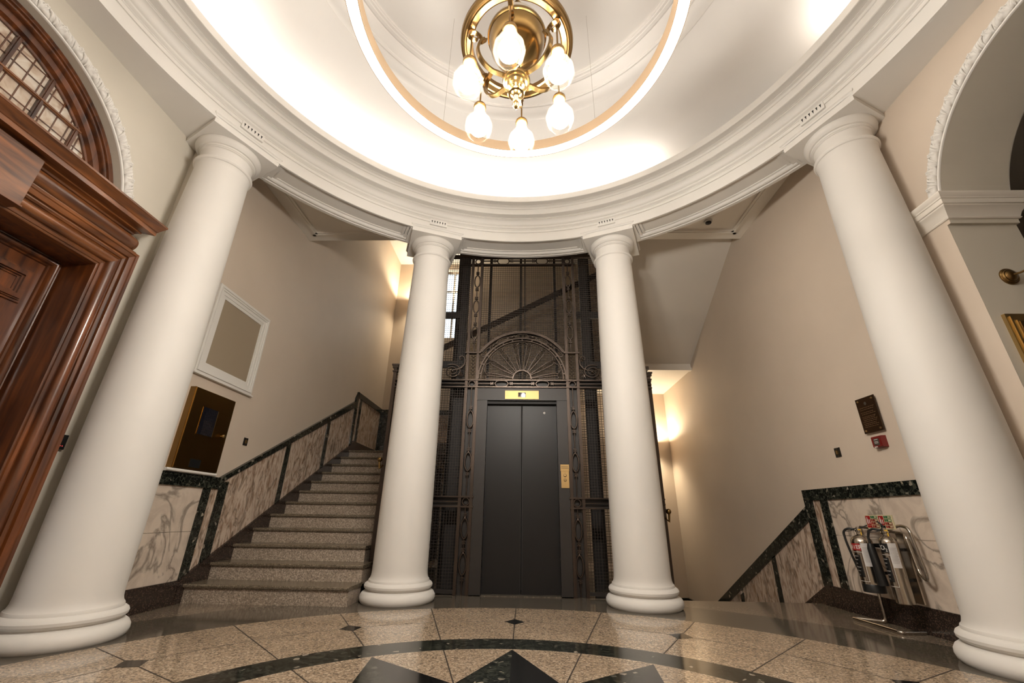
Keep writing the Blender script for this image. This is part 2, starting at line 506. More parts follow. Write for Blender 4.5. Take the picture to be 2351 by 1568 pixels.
# corridor beyond the arch
mb = MB()
mb.quad((6.2, -3.3, 0), (6.2, 3.3, 0), (6.2, 3.3, 4.3), (6.2, -3.3, 4.3))
mb.quad((3.57, 3.3, 0), (6.2, 3.3, 0), (6.2, 3.3, 4.3), (3.57, 3.3, 4.3))
mb.quad((3.57, -3.3, 0), (6.2, -3.3, 0), (6.2, -3.3, 4.3), (3.57, -3.3, 4.3))
struct('wall_corridor', mb, M['greyp'], 'dark corridor walls beyond the open arch', 'wall', smooth=False)
mb = MB(); mb.quad((3.57, -3.3, 4.3), (6.2, -3.3, 4.3), (6.2, 3.3, 4.3), (3.57, 3.3, 4.3))
struct('ceiling', mb, M['greyp'], 'dark corridor ceiling beyond the open arch', 'ceiling', smooth=False)
mb = MB(); mb.quad((DR, -3.3, 0), (6.2, -3.3, 0), (6.2, 3.3, 0), (DR, 3.3, 0))
struct('floor', mb, M['bgran'], 'brown terrazzo corridor floor beyond the open arch', 'floor', smooth=False)

flatwall('wall_left', [(XL, 1.36, -1.8), (XL, YE, -1.8), (XL, YE, 6.4), (XL, 1.36, 6.4)], M['wall'],
         'beige wall running up beside the left staircase')
flatwall('wall_right', [(XR, 1.36, -1.8), (XR, YE, -1.8), (XR, YE, 6.4), (XR, 1.36, 6.4)], M['wall'],
         'beige wall running down beside the right staircase')
mb = MB()
WX0, WX1, WZ0, WZ1 = -2.02, -1.30, 4.45, 6.25
for a, b, c, d in ((XL, WX0, -1.8, 6.4), (WX1, XR, -1.8, 6.4), (WX0, WX1, -1.8, WZ0), (WX0, WX1, WZ1, 6.4)):
    mb.quad((a, YE, c), (b, YE, c), (b, YE, d), (a, YE, d))
for x in (WX0, WX1): mb.quad((x, YE, WZ0), (x, YE+0.25, WZ0), (x, YE+0.25, WZ1), (x, YE, WZ1))
for z in (WZ0, WZ1): mb.quad((WX0, YE, z), (WX0, YE+0.25, z), (WX1, YE+0.25, z), (WX1, YE, z))
struct('wall_far', mb, M['wall'], 'far stairwell wall behind the lift cage', 'wall', smooth=False)
mb = MB()
for a, b in ((WX0, WX0+0.05), (-1.68, -1.64), (WX1-0.05, WX1)): mb.box(a, b, YE+0.14, YE+0.2, WZ0, WZ1)
for a, b in ((WZ0, WZ0+0.05), (5.1, 5.14), (5.7, 5.74), (WZ1-0.05, WZ1)): mb.box(WX0, WX1, YE+0.145, YE+0.195, a, b)
struct('window_2', mb, M['white'], 'daylight window high on the far wall, seen through the lift cage', 'window')
flatwall('ceiling', [(XL, YF, 6.4), (XR, YF, 6.4), (XR, YE, 6.4), (XL, YE, 6.4)], M['white'],
         'high pale ceiling over the stairwell')
flatwall('wall_rear', [(DL, YB, 0), (DR, YB, 0), (DR, YB, 4), (DL, YB, 4)], M['wall'], 'rear wall of the round hall behind the viewer')
mb = MB()
mb.quad((XL, YF, -1.8), (XR, YF, -1.8), (XR, YE, -1.8), (XL, YE, -1.8))
struct('floor', mb, M['bgran'], 'lower floor at the foot of the descending stairs', 'floor', smooth=False)
mb = MB()
mb.quad((XL, YF-0.04, -1.8), (XR, YF-0.04, -1.8), (XR, YF-0.04, -0.002), (XL, YF-0.04, -0.002))
struct('wall_lower', mb, M['wall'], 'lower wall under the front edge of the hall floor', 'wall', smooth=False)
mb = MB()
mb.quad((1.56, YF, -1.8), (1.56, 5.68, -1.8), (1.56, 5.68, -0.002), (1.56, YF, -0.002))
struct('wall_lower', mb, M['wall'], 'lower wall between the descending stairs and the lift shaft', 'wall', smooth=False)
# inner edge walls of the stair openings
mb = MB()
mb.quad((XL, YF, HC), (XR, YF, HC), (XR, YF, 6.4), (XL, YF, 6.4))
struct('wall_front', mb, M['wall2'], 'upper wall standing above the side ceilings at the stair edge', 'wall', smooth=False)

# ------------------------------------------------------------------ entablature, dome and ceilings
prof = [(RO, HC+0.02), (RO, HS), (3.20, HS), (3.197, HS-0.004), (3.185, HS-0.004), (3.18, HS+0.006), (3.165, HS+0.006), (3.155, HS-0.002), (3.14, HS+0.004),
        (3.125, HS+0.022), (3.105, HS+0.026), (3.105, HS+0.034), (2.885, HS+0.034), (2.885, HS+0.004), (2.876, HS+0.0)]
face = [(RI+0.018, HS), (RI, HS), (RI, 4.072), (2.846, 4.072), (2.846, 4.103), (2.838, 4.107), (2.838, 4.113), (2.828, 4.116), (2.816, 4.124), (2.812, 4.134), (2.818, 4.142),
        (2.806, 4.146), (2.797, 4.152), (2.788, 4.164), (2.778, 4.178), (2.764, 4.190), (2.752, 4.195), (2.745, 4.196), (2.745, 4.204), (2.737, 4.204), (2.737, 4.210),
        (2.675, 4.210), (2.668, 4.214), (2.668, 4.284), (2.658, 4.286), (2.655, 4.292), (2.646, 4.300), (2.632, 4.304), (2.625, 4.306), (2.625, 4.312), (2.616, 4.314),
        (2.565, 4.314), (2.560, 4.318), (2.560, 4.392), (2.615, 4.396), (2.615, 4.345), (2.93, 4.345)]
mb = MB()
mb.lathe(face, n=192)
mb.lathe([(RO, HC+0.02), (RO, HS), (3.20, HS)], n=110, a0=COLA[3], a1=COLA[0])
# soffit panels between the columns
def soffit(a0, a1):
    d = 0.105
    mb.lathe(prof[2:], n=60, a0=a0+d, a1=a1-d)
    for (e, sgn) in ((a0, 1), (a1, -1)):
        mb.lathe([(3.20, HS), (RI+0.018, HS)], n=4, a0=min(e, e+sgn*d), a1=max(e, e+sgn*d))
        # end mouldings
        for off, w, h in ((0.0, 0.008, -0.004), (0.010, 0.010, 0.010), (0.022, 0.010, 0.02)):
            aa = e+sgn*(d+off); bb = aa+sgn*w
            mb.lathe([(3.18, HS+h), (2.885, HS+h), (2.885, HS+0.034)], n=1, a0=min(aa, bb), a1=max(aa, bb))
soffit(COLA[3], COLA[2]); soffit(COLA[2], COLA[1]); soffit(COLA[1], COLA[0])
# plain soffit out to the walls of the bay
n = 120
for i in range(n):
    a0 = COLA[0]+(2*PI-COLA[0]+COLA[3])*i/n; a1 = COLA[0]+(2*PI-COLA[0]+COLA[3])*(i+1)/n
    e0 = rect_r(a0, DL, DR, YB, 9); e1 = rect_r(a1, DL, DR, YB, 9)
    p = [(r*math.cos(a), r*math.sin(a), HS) for r, a in ((RI+0.018, a0), (e0, a0), (e1, a1), (RI+0.018, a1))]
    mb.quad(*p)
struct('trim_1', mb, M['white'], 'circular moulded entablature carried on the four columns', 'entablature', angle=25)

dome = [(2.93, 4.345), (2.93, 4.42), (2.915, 4.46), (2.87, 4.50), (2.78, 4.535), (2.62, 4.560), (2.40, 4.585), (2.1, 4.615), (1.85, 4.635), (1.69, 4.645),
        (1.675, 4.645), (1.672, 4.632), (1.655, 4.626), (1.62, 4.622), (1.585, 4.628), (1.555, 4.642), (1.54, 4.655), (1.538, 4.646), (1.525, 4.643), (1.512, 4.650), (1.51, 4.66),
        (1.48, 4.672), (1.45, 4.690), (1.43, 4.705), (1.425, 4.712), (1.41, 4.706), (1.385, 4.710), (1.38, 4.716), (1.36, 4.716), (1.355, 4.724), (1.345, 4.726), (1.343, 4.745), (0.001, 4.76)]
mb = MB(); mb.lathe(dome, n=160)
struct('ceiling', mb, M['dome'], 'shallow domed ceiling glowing with hidden cove light', 'ceiling', angle=25)

# side ceilings with their mouldings
mb = MB(); n = 80
for i in range(n):
    a0 = COLA[3]-0.15+(COLA[0]-COLA[3]+0.3)*i/n; a1 = COLA[3]-0.15+(COLA[0]-COLA[3]+0.3)*(i+1)/n
    e0 = rect_r(a0, XL, XR, -9, YF); e1 = rect_r(a1, XL, XR, -9, YF)
    if e0 > 3.2 or e1 > 3.2:
        mb.quad(*[(r*math.cos(a), r*math.sin(a), HC) for r, a in ((3.2, a0), (max(3.2, e0), a0), (max(3.2, e1), a1), (3.2, a1))])
for i in range(n):
    a0 = COLA[3]-0.15+(COLA[0]-COLA[3]+0.3)*i/n; a1 = COLA[3]-0.15+(COLA[0]-COLA[3]+0.3)*(i+1)/n
    for sx in (-1, 1):
        ac = math.atan2(YF, sx*2.98)
        if a0 < ac < a1:
            e0 = rect_r(a0, XL, XR, -9, YF); e1 = rect_r(a1, XL, XR, -9, YF)
            mb.poly([(e0*math.cos(a0), e0*math.sin(a0), HC), (sx*2.98, YF, HC), (e1*math.cos(a1), e1*math.sin(a1), HC)])
for sx in (-1, 1):
    for off, w, h in ((0.115, 0.035, 0.012), (0.15, 0.02, 0.026), (0.17, 0.03, 0.018)):
        mb.box(sx*(2.98-off), sx*(2.98-off-w), 1.6, YF-off, HC-h, HC+0.01)
        mb.box(sx*(2.98-off), sx*1.2, YF-off-w, YF-off, HC-h, HC+0.01)
struct('ceiling', mb, M['soff'], 'moulded side ceilings behind the entablature', 'ceiling', smooth=False)

# ------------------------------------------------------------------ cove light strips
k = 0
for a0, a1 in ((55, 155), (160, 196), (-8, 14), (200, 340)):
    mb = MB()
    mb.lathe([(2.700, 4.360), (2.712, 4.388)], n=max(4, int((a1-a0)/3)), a0=R(a0), a1=R(a1))
    mb.mi = 1; mb.lathe([(2.698, 4.356), (2.698, 4.347), (2.73, 4.347), (2.73, 4.392), (2.716, 4.392)], n=max(4, int((a1-a0)/3)), a0=R(a0), a1=R(a1))
    obj('cove_light_strip', mb, [M['cove'], M['white']],
        ['hidden warm light strip in the cove above the far columns', 'short hidden light strip in the cove at the left',
         'short hidden light strip in the cove at the right', 'long hidden light strip in the cove behind the viewer'][k], 'light strip', 'cove light strips')
    k += 1

# ------------------------------------------------------------------ columns
def make_column():
    t = thing('classical_column', '', 'column')
    base = [(0.0, 0.0), (0.322, 0.0), (0.336, 0.014), (0.343, 0.035), (0.341, 0.058), (0.328, 0.080), (0.312, 0.092), (0.300, 0.097), (0.288, 0.101),
            (0.287, 0.107), (0.300, 0.112), (0.311, 0.124), (0.313, 0.140), (0.306, 0.154), (0.292, 0.164), (0.280, 0.168), (0.280, 0.180), (0.276, 0.188), (0.262, 0.190)]
    b = MB(); b.lathe(base, n=96); b.build('base', M['white'], t, angle=28)
    sh = [(0.275, 0.186), (0.266, 0.200), (0.260, 0.222), (0.257, 0.26), (0.2555, 0.8), (0.251, 1.4), (0.244, 2.0), (0.235, 2.6), (0.226, 3.1), (0.217, 3.5), (0.2145, 3.62), (0.217, 3.65), (0.222, 3.664)]
    b = MB(); b.lathe(sh, n=96); b.build('shaft', M['white'], t, angle=28)
    cp = [(0.222, 3.664), (0.229, 3.667), (0.236, 3.676), (0.238, 3.685), (0.235, 3.694), (0.226, 3.699), (0.217, 3.702), (0.211, 3.712), (0.210, 3.80),
          (0.214, 3.806), (0.221, 3.808), (0.221, 3.818), (0.226, 3.819), (0.229, 3.826), (0.230, 3.836), (0.241, 3.838), (0.256, 3.852), (0.266, 3.870), (0.270, 3.886), (0.268, 3.90), (0.262, 3.905)]
    b = MB(); b.lathe(cp, n=96); b.build('capital', M['white'], t, angle=28)
    b = MB()
    w = 0.300
    b.box(-w, w, -w, w, 3.902, 3.966)
    steps = [(0.303, 3.966), (0.306, 3.970), (0.310, 3.978), (0.316, 3.984), (0.319, 3.986), (0.319, 3.999)]
    for (w0, z0), (w1, z1) in zip(steps[:-1], steps[1:]):
        for sx, sy in ((1, 0), (-1, 0), (0, 1), (0, -1)):
            if sx: b.quad((sx*w0, -w0, z0), (sx*w0, w0, z0), (sx*w1, w1, z1), (sx*w1, -w1, z1))
            else: b.quad((-w0, sy*w0, z0), (w0, sy*w0, z0), (w1, sy*w1, z1), (-w1, sy*w1, z1))
    b.quad((-0.3, -0.3, 3.966), (0.3, -0.3, 3.966), (0.3, 0.3, 3.966), (-0.3, 0.3, 3.966))
    b.quad((-0.319, -0.319, 3.999), (0.319, -0.319, 3.999), (0.319, 0.319, 3.999), (-0.319, 0.319, 3.999))
    b.build('abacus', M['white'], t, smooth=False)
    return t
col0 = make_column()
clab = ['cream round column nearest the mahogany doorway on the left', 'cream round column standing between the left stairs and the lift',
        'cream round column standing right of the lift door', 'cream round column nearest the open arch and the fire extinguishers']
for i, a in enumerate(COLA):
    c = col0 if i == 0 else copy_tree(col0)
    c.location = (RC*math.cos(a), RC*math.sin(a), 0); c.rotation_euler = (0, 0, a)
    c['label'] = clab[i]; c['group'] = 'columns round the hall'

# vent plates above each column
def make_vent():
    t = thing('vent_plate', '', 'vent')
    b = MB(); b.box(-0.008, 0.008, -0.105, 0.105, -0.042, 0.042); b.box(-0.011, 0.008, -0.105, 0.105, 0.034, 0.042)
    b.build('plate', M['white'], t, smooth=False)
    b = MB()
    for k in range(6):
        y = -0.08+0.032*k
        b.prism([(y-0.008, 0.016), (y+0.008, 0.016), (y, -0.02)], YZ, -0.0095, -0.008)
    b.build('vent_slots', M['dark'], t, smooth=False)
    return t
v0 = make_vent()
for i, a in enumerate(COLA):
    v = v0 if i == 0 else copy_tree(v0)
    v.location = (2.845*math.cos(a), 2.845*math.sin(a), 4.075); v.rotation_euler = (0, 0, a)
    v['label'] = 'small white vent plate with six slots above the column ' + ['nearest the mahogany doorway', 'left of the lift', 'right of the lift', 'nearest the open arch'][i]
    v['group'] = 'vent plates over the columns'

# ------------------------------------------------------------------ LED ring
t = thing('ring_light', 'large glowing circular pendant light hung round the chandelier', 'pendant light', (0, 0, 3.37))
b = MB(); b.lathe([(0.962, 3.372), (0.966, 3.372), (0.966, 3.462), (0.893, 3.462), (0.893, 3.372), (0.898, 3.372)], n=128); b.build('ring_body', M['ledbody'], t)
b = MB(); b.lathe([(0.962, 3.373), (0.955, 3.369), (0.905, 3.369), (0.898, 3.373)], n=128); b.build('light_diffuser', M['led'], t)
for a in (R(52), R(128), R(232), R(308)):
    x, y = 0.93*math.cos(a), 0.93*math.sin(a)
    b = MB(); b.tube([(x, y, 3.46), (x*1.0, y*1.0, 4.745)], 0.0012, 5); b.build('suspension_wire', M['chrome'], t)

# ------------------------------------------------------------------ chandelier
t = thing('chandelier', 'polished brass chandelier with six frosted glass shades', 'chandelier', (0, 0, 4.745))
b = MB()
hp = [(0.312, 3.205), (0.316, 3.190), (0.312, 3.176), (0.303, 3.172), (0.300, 3.166), (0.292, 3.163), (0.286, 3.167), (0.280, 3.163), (0.255, 3.163), (0.247, 3.170), (0.247, 3.205), (0.312, 3.205)]
b.lathe(hp, n=96); b.build('hoop', M['brass2'], t)
b = MB()
b.lathe([(0.0005, 2.700), (0.008, 2.704), (0.016, 2.716), (0.019, 2.730), (0.016, 2.745), (0.009, 2.756), (0.014, 2.762), (0.016, 2.770), (0.010, 2.778), (0.014, 2.790), (0.024, 2.796), (0.030, 2.806),
         (0.042, 2.808), (0.046, 2.814), (0.044, 2.822), (0.030, 2.828), (0.026, 2.845), (0.032, 2.860), (0.044, 2.868), (0.050, 2.882), (0.060, 2.886), (0.062, 2.896), (0.071, 2.898), (0.075, 2.908),
         (0.073, 2.920), (0.060, 2.930), (0.035, 2.940), (0.025, 2.96), (0.022, 3.03)], n=48)
b.build('hub', M['brass'], t)
b = MB()
b.lathe([(0.022, 3.02), (0.045, 3.035), (0.085, 3.070), (0.120, 3.115), (0.145, 3.170), (0.156, 3.225), (0.160, 3.255), (0.167, 3.258), (0.169, 3.270), (0.166, 3.282), (0.160, 3.284)], n=64)
b.build('bowl', M['brass'], t)
b = MB(); b.lathe([(0.160, 3.284), (0.150, 3.33), (0.120, 3.39), (0.07, 3.43), (0.035, 3.44)], n=48); b.build('upper_bowl', M['white'], t)
b = MB()
b.lathe([(0.035, 3.44), (0.045, 3.447), (0.042, 3.458), (0.020, 3.468), (0.014, 3.49), (0.014, 3.54), (0.026, 3.55), (0.032, 3.565), (0.024, 3.58), (0.012, 3.59), (0.011, 4.66), (0.05, 4.68), (0.075, 4.72), (0.08, 4.75)], n=32)
b.build('stem', M['brass'], t)
for k in range(3):
    a = R(20+120*k); pts = []
    for i in range(18):
        s = i/17; an = -PI/2+s*1.6*PI; rr = 0.030*(1-0.45*s)
        pts.append((0.018+0.035+rr*math.cos(an+0.3), 3.55+rr*math.sin(an)+0.02))
    b = MB(); b.tube([(r*math.cos(a), r*math.sin(a), z) for r, z in pts], 0.004, flat=(0.020, 0.005, (-math.sin(a), math.cos(a), 0)))
    b.build('stem_scroll', M['brass2'], t)
BA = -1.673
for k in range(6):
    a = BA-k*PI/3; ca, sa = math.cos(a), math.sin(a)
    def pol(pts): return [(r*ca, r*sa, z) for r, z in pts]
    side = (-sa, ca, 0)
    # sweeping arm from the hub
    arm = []
    for i in range(22):
        s = i/21; an = R(-75+s*118)
        arm.append((0.10+0.125*math.cos(an)+0.0, 3.045+0.135*math.sin(an)))
    arm = [(0.045, 2.925), (0.07, 2.918)]+arm
    b = MB(); b.tube(pol(arm), 0.005, flat=(0.024, 0.013, side)); b.build('arm', M['brass'], t)
    # scroll joining arm to the hoop
    sc_ = []
    x0, z0 = arm[-1]
    for i in range(30):
        s = i/29
        an = PI+0.3-s*2.1*PI; rr = 0.046*(1-0.55*s)
        sc_.append((0.248+rr*math.cos(an), 3.118+rr*math.sin(an)+0.012*s))
    sc_ = [(x0, z0-0.006), (x0-0.012, z0+0.004)]+sc_
    b = MB(); b.tube(pol(sc_), 0.004, flat=(0.022, 0.006, side)); b.build('scroll', M['brass2'], t)
    b = MB(); c0 = (0.262*ca, 0.262*sa, 0)
    b.tube([(c0[0], c0[1], 3.125), (c0[0], c0[1], 2.935)], 0.0048, 10)
    b.build('drop_rod', M['brass2'], t)
    b = MB()
    b.lathe([(0.0048, 2.950), (0.014, 2.945), (0.020, 2.935), (0.030, 2.927), (0.0355, 2.918), (0.0365, 2.906), (0.033, 2.898), (0.031, 2.906)], c0, 32)
    b.build('lamp_holder', M['brass2'], t)
    b = MB()
    for i in range(48):
        pass
    prof_s = [(0.029, 2.908), (0.031, 2.88), (0.034, 2.852), (0.038, 2.832), (0.043, 2.824), (0.055, 2.814), (0.067, 2.797), (0.074, 2.774), (0.0755, 2.752), (0.071, 2.728), (0.061, 2.706), (0.048, 2.692)]
    nn = 48; vs = []; fs = []
    for i in range(nn):
        an = 2*PI*i/nn; fl = 1+0.028*math.cos(12*an)
        for r, z in prof_s: vs.append((c0[0]+r*fl*math.cos(an), c0[1]+r*fl*math.sin(an), z))
    p = len(prof_s)
    for i in range(nn):
        j = (i+1) % nn
        for q in range(p-1): fs.append((i*p+q, j*p+q, j*p+q+1, i*p+q+1))
    b.add(vs, fs); sh = b.build('glass_shade', M['shade'], t, angle=60)
    b = MB(); b.lathe([(0.0005, 2.704), (0.020, 2.707), (0.036, 2.716), (0.048, 2.733), (0.052, 2.754), (0.048, 2.776), (0.038, 2.794), (0.028, 2.808), (0.023, 2.826), (0.021, 2.85), (0.019, 2.88), (0.017, 2.90)], c0, 24)
    b.build('light_bulb', M['bulb'], t)

# ------------------------------------------------------------------ dados
def dado(side):
    s = -1 if side == 'left' else 1
    X = XL if s < 0 else XR
    def pl(b, pts, d0, d1):     # polygon on the wall, standing d0..d1 proud
        b.prism(pts, YZ, X-s*d0, X-s*d1)
    def rect(b, y0, y1, z0, z1, d=0.02): pl(b, [(y0, z0), (y1, z0), (y1, z1), (y0, z1)], 0.0, d)
    if s < 0:
        sl = 0.515
        root = MB()
        rect(root, 1.36, 2.724, 0.945, 1.05, 0.035)
        pl(root, [(2.60, 0.945), (2.724, 0.945+0.055), (5.76, 2.515), (5.76, 2.63), (2.724, 1.05), (2.60, 1.05)], 0, 0.034)
        rect(root, 2.53, 2.63, 0.185, 0.95, 0.028)
        rect(root, 2.74, 2.86, 0.28, 1.02, 0.028)
        for y0 in (3.79, 4.78):
            y1 = y0+0.085
            pl(root, [(y0, 0.241+sl*(y0-2.635)), (y1, 0.241+sl*(y1-2.635)), (y1, 1.0+sl*(y1-2.724)), (y0, 1.0+sl*(y0-2.724))], 0, 0.028)
        pl(root, [(5.70, 1.84), (5.78, 1.86), (5.78, 2.79), (5.70, 2.66)], 0, 0.035)
        rect(root, 5.76, YE, 2.68, 2.78, 0.035)
        rect(root, 5.90, 5.98, 1.92, 2.68, 0.028); rect(root, 7.04, YE, 1.92, 2.68, 0.028)
        root.box(XL, -1.4, YE-0.035, YE, 2.68, 2.78)
        root.box(XL, XL+0.17, YE-0.028, YE, 1.92, 2.68)
        r = struct('trim_2', root, M['green'], 'green marble dado framing on the left stair wall', 'dado', smooth=False)
        def panel(pts, mat='marb', d=0.018):
            b = MB(); pl(b, pts, 0, d); b.build('marble_panel', M[mat], r, smooth=False)
        panel([(1.36, 0.575), (2.53, 0.575), (2.53, 0.945), (1.36, 0.945)], 'marb2')
        panel([(1.36, 0.18), (2.53, 0.18), (2.53, 0.572), (1.36, 0.572)], 'marb2')
        zb = lambda y: 0.241+sl*(y-2.635)
        zt = lambda y: 0.95+sl*(y-2.62)
        for y0, y1 in ((2.63, 2.74), (2.86, 3.79), (3.875, 4.78), (4.865, 5.70)):
            panel([(y0, zb(y0)), (y1, zb(y1)), (y1, zt(y1)), (y0, zt(y0))])
        panel([(5.78, 1.92), (5.90, 1.92), (5.90, 2.68), (5.78, 2.68)])
        panel([(5.98, 1.92), (7.04, 1.92), (7.04, 2.68), (5.98, 2.68)])
        b = MB(); b.box(XL+0.17, -1.4, YE-0.018, YE, 1.92, 2.68); b.build('marble_panel', M['marb'], r, smooth=False)
        b = MB()
        rect(b, 1.36, 2.62, 0.0, 0.185, 0.035)
        pl(b, [(2.535, 0.185), (2.535, 0.0), (2.62, 0.0), (5.72, 1.60), (5.86, 1.74), (5.86, 1.93), (5.72, zb(5.72)), (2.635, 0.241)], 0, 0.040)
        rect(b, 5.86, YE, 1.74, 1.92, 0.035)
        b.box(XL, -1.4, YE-0.035, YE, 1.74, 1.92)
        b.build('skirting', M['skirt'], r, smooth=False, label='black granite skirting')
    else:
        sl = 0.53
        root = MB()
        rect(root, 1.36, 3.18, 0.93, 1.033, 0.035)
        rect(root, 3.06, 3.18, 0.16, 0.94, 0.034)
        rect(root, 2.84, 2.94, 0.165, 0.93, 0.028)
        pl(root, [(3.18, 0.74), (3.18, 0.875), (6.15, -0.55), (YE, -0.55), (YE, -0.65), (6.10, -0.65)], 0, 0.035)
        pl(root, [(3.985, 0.35), (4.065, 0.31), (4.065, -0.40), (3.985, -0.36)], 0, 0.028)
        pl(root, [(4.95, -0.15), (5.03, -0.19), (5.03, -0.9), (4.95, -0.86)], 0, 0.028)
        root.box(1.5, XR, YE-0.035, YE, -0.65, -0.55)
        r = struct('trim_3', root, M['green'], 'green marble dado framing on the right stair wall', 'dado', smooth=False)
        def panel(pts, mat='marb', d=0.018):
            b = MB(); pl(b, pts, 0, d); b.build('marble_panel', M[mat], r, smooth=False)
        panel([(1.36, 0.17), (2.215, 0.17), (2.215, 0.62), (1.36, 0.62)], 'marb2')
        panel([(1.36, 0.623), (2.215, 0.623), (2.215, 0.93), (1.36, 0.93)], 'marb2')
        panel([(2.218, 0.17), (2.84, 0.17), (2.84, 0.62), (2.218, 0.62)], 'marb2')
        panel([(2.218, 0.623), (2.84, 0.623), (2.84, 0.93), (2.218, 0.93)], 'marb2')
        panel([(2.94, 0.165), (3.06, 0.165), (3.06, 0.93), (2.94, 0.93)])
        zt = lambda y: 0.79-0.5*(y-3.18)
        zb = lambda y: 0.08-0.5*(y-3.18)
        for y0, y1 in ((3.18, 3.985), (4.065, 4.95), (5.03, 6.1)):
            panel([(y0, zb(y0)), (y1, zb(y1)), (y1, zt(y1)), (y0, zt(y0))])
        b = MB()
        rect(b, 1.36, 3.13, 0.0, 0.178, 0.035)
        pl(b, [(3.08, 0.178), (3.13, 0.178), (6.1, -1.36), (6.1, -1.62), (5.8, -1.62), (3.25, -0.20), (3.08, -0.0)], 0, 0.038)
        b.build('skirting', M['skirt'], r, smooth=False, label='black granite skirting')
dado('left'); dado('right')

# ------------------------------------------------------------------ stairs
def nose(y, z, h=0.03, o=0.018):
    return [(y-o+0.004, z), (y-o, z-0.006), (y-o, z-h+0.010), (y-o+0.006, z-h), (y, z-h)]
t = thing('staircase', 'speckled terrazzo staircase climbing between the left wall and the lift cage', 'staircase', (-2.2, 2.6, 0))
for k in range(12):
    y = 2.615+GO*k; z = 0.150+RISE*k
    last = YE-0.04 if k == 11 else y+GO+0.02
    b = MB()
    zb = max(0, z-RISE-0.02) if k else 0.0
    xe = -1.475 if k < 2 else -1.57
    b.mi = 0; b.box(XL+0.041, xe, y, last if k != 1 else y+GO, zb, z-0.032)
    b.mi = 1
    b.prism([(last, z-0.032)]+[(y, z-0.032)]+[(y-0.018, z-0.030), (y-0.024, z-0.024), (y-0.025, z-0.010), (y-0.020, z-0.002), (y-0.012, z)]+[(last, z)], YZ, XL+0.041, xe+0.008)
    b.build('step', [M['step'], M['tread']], t, smooth=False)
b = MB()
b.prism([(2.9, 0.02), (5.72, 1.50), (5.72, 1.58), (2.9, 0.0)], YZ, -2.9, -1.6)
ZL = 0.150+RISE*11
b.build('stair_underside', M['soff'], t, smooth=False)
b = MB(); pts = [(2.64, 0.0)]
for k in range(12): pts += [(2.64+GO*k, 0.12+RISE*k), (2.64+GO*(k+1), 0.12+RISE*k)]
pts[-1] = (YE-0.04, pts[-1][1]); pts.append((YE-0.04, 0.0))
b.prism(pts, YZ, -1.575, -1.595); b.build('side_stringer', M['dark'], t, smooth=False)
# back flight behind the lift cage
t = thing('staircase', 'back flight of stairs crossing behind the lift cage', 'staircase', (0, 6.4, ZL))
for k in range(10):
    x = -1.54+0.29*k; z = ZL+RISE*(k+1)
    b = MB(); b.box(x, x+0.31, 5.72, YE-0.02, z-RISE-0.05, z); b.build('step', M['step'], t, smooth=False)
# descending flight on the right
t = thing('staircase', 'terrazzo staircase dropping away beside the right wall', 'staircase', (2.2, YF, 0))
for k in range(11):
    y = YF+GO*k; z = -RISE*(k+1)
    last = YE-0.04 if k == 10 else y+GO+0.02
    b = MB(); b.box(1.57, XR-0.041, y, last, z-0.16, z); b.build('step', M['step'], t, smooth=False)
# upper right flight and landing seen from below
mb = MB()
mb.prism([(YF, 4.62), (5.58, 3.34), (YE, 3.30), (YE, 3.17), (5.58, 3.17), (5.545, 3.17), (5.545, 3.275), (5.53, 3.28), (YF, 4.50)], YZ, 1.55, XR)
mb.prism([(5.52, 3.15), (5.60, 3.15), (5.60, 3.20), (5.52, 3.20)], YZ, 1.55, XR)
struct('trim_4', mb, M['soff'], 'sloping underside of the upper right staircase and its landing', 'stair soffit', smooth=False)

# ------------------------------------------------------------------ lift cage
LX = 0.018
t = thing('lift_cage', 'dark wrought iron lift cage of wire mesh with a fan grille over the door', 'lift cage', (LX, 3.3, 0))
YC = 3.30
def mesh_panel(b, fn, u0, u1, v0, v1, sp=0.03, w=0.0019, vtop=None, vbot=None):
    """grid of crossing wires; fn(u,v,d)->xyz ; vtop/vbot give sloping limits"""
    n = int((u1-u0)/sp)
    def bar(ua, va, ub, vb, du, dv, d0, d1):
        v = [fn(ua-du, va-dv, d0), fn(ua+du, va+dv, d0), fn(ub+du, vb+dv, d0), fn(ub-du, vb-dv, d0),
             fn(ua-du, va-dv, d1), fn(ua+du, va+dv, d1), fn(ub+du, vb+dv, d1), fn(ub-du, vb-dv, d1)]
        b.add(v, [(0, 3, 2, 1), (4, 5, 6, 7), (0, 1, 5, 4), (1, 2, 6, 5), (2, 3, 7, 6), (3, 0, 4, 7)])
    for i in range(1, n+1):
        u = u0+(u1-u0)*i/(n+1)
        bar(u, vbot(u) if vbot else v0, u, vtop(u) if vtop else v1, w, 0, -0.002, 0.002)
    mm = int((v1-v0)/sp)
    for j in range(1, mm+1):
        v = v0+(v1-v0)*j/(mm+1)
        a, c = u0, u1
        if vtop:
            st = [u0+(u1-u0)*q/60 for q in range(61) if vtop(u0+(u1-u0)*q/60) >= v]
            if len(st) < 2: continue
            a, c = st[0], st[-1]
        if vbot:
            st = [u0+(u1-u0)*q/60 for q in range(61) if vbot(u0+(u1-u0)*q/60) <= v and a <= u0+(u1-u0)*q/60 <= c]
            if len(st) < 2: continue
            a, c = st[0], st[-1]
        bar(a, v, c, v, 0, w, 0.002, 0.006)
front = lambda u, v, d: (LX+u, YC+d, v)
PO, PI_ = 0.684, 0.526       # pilaster outer / inner half width
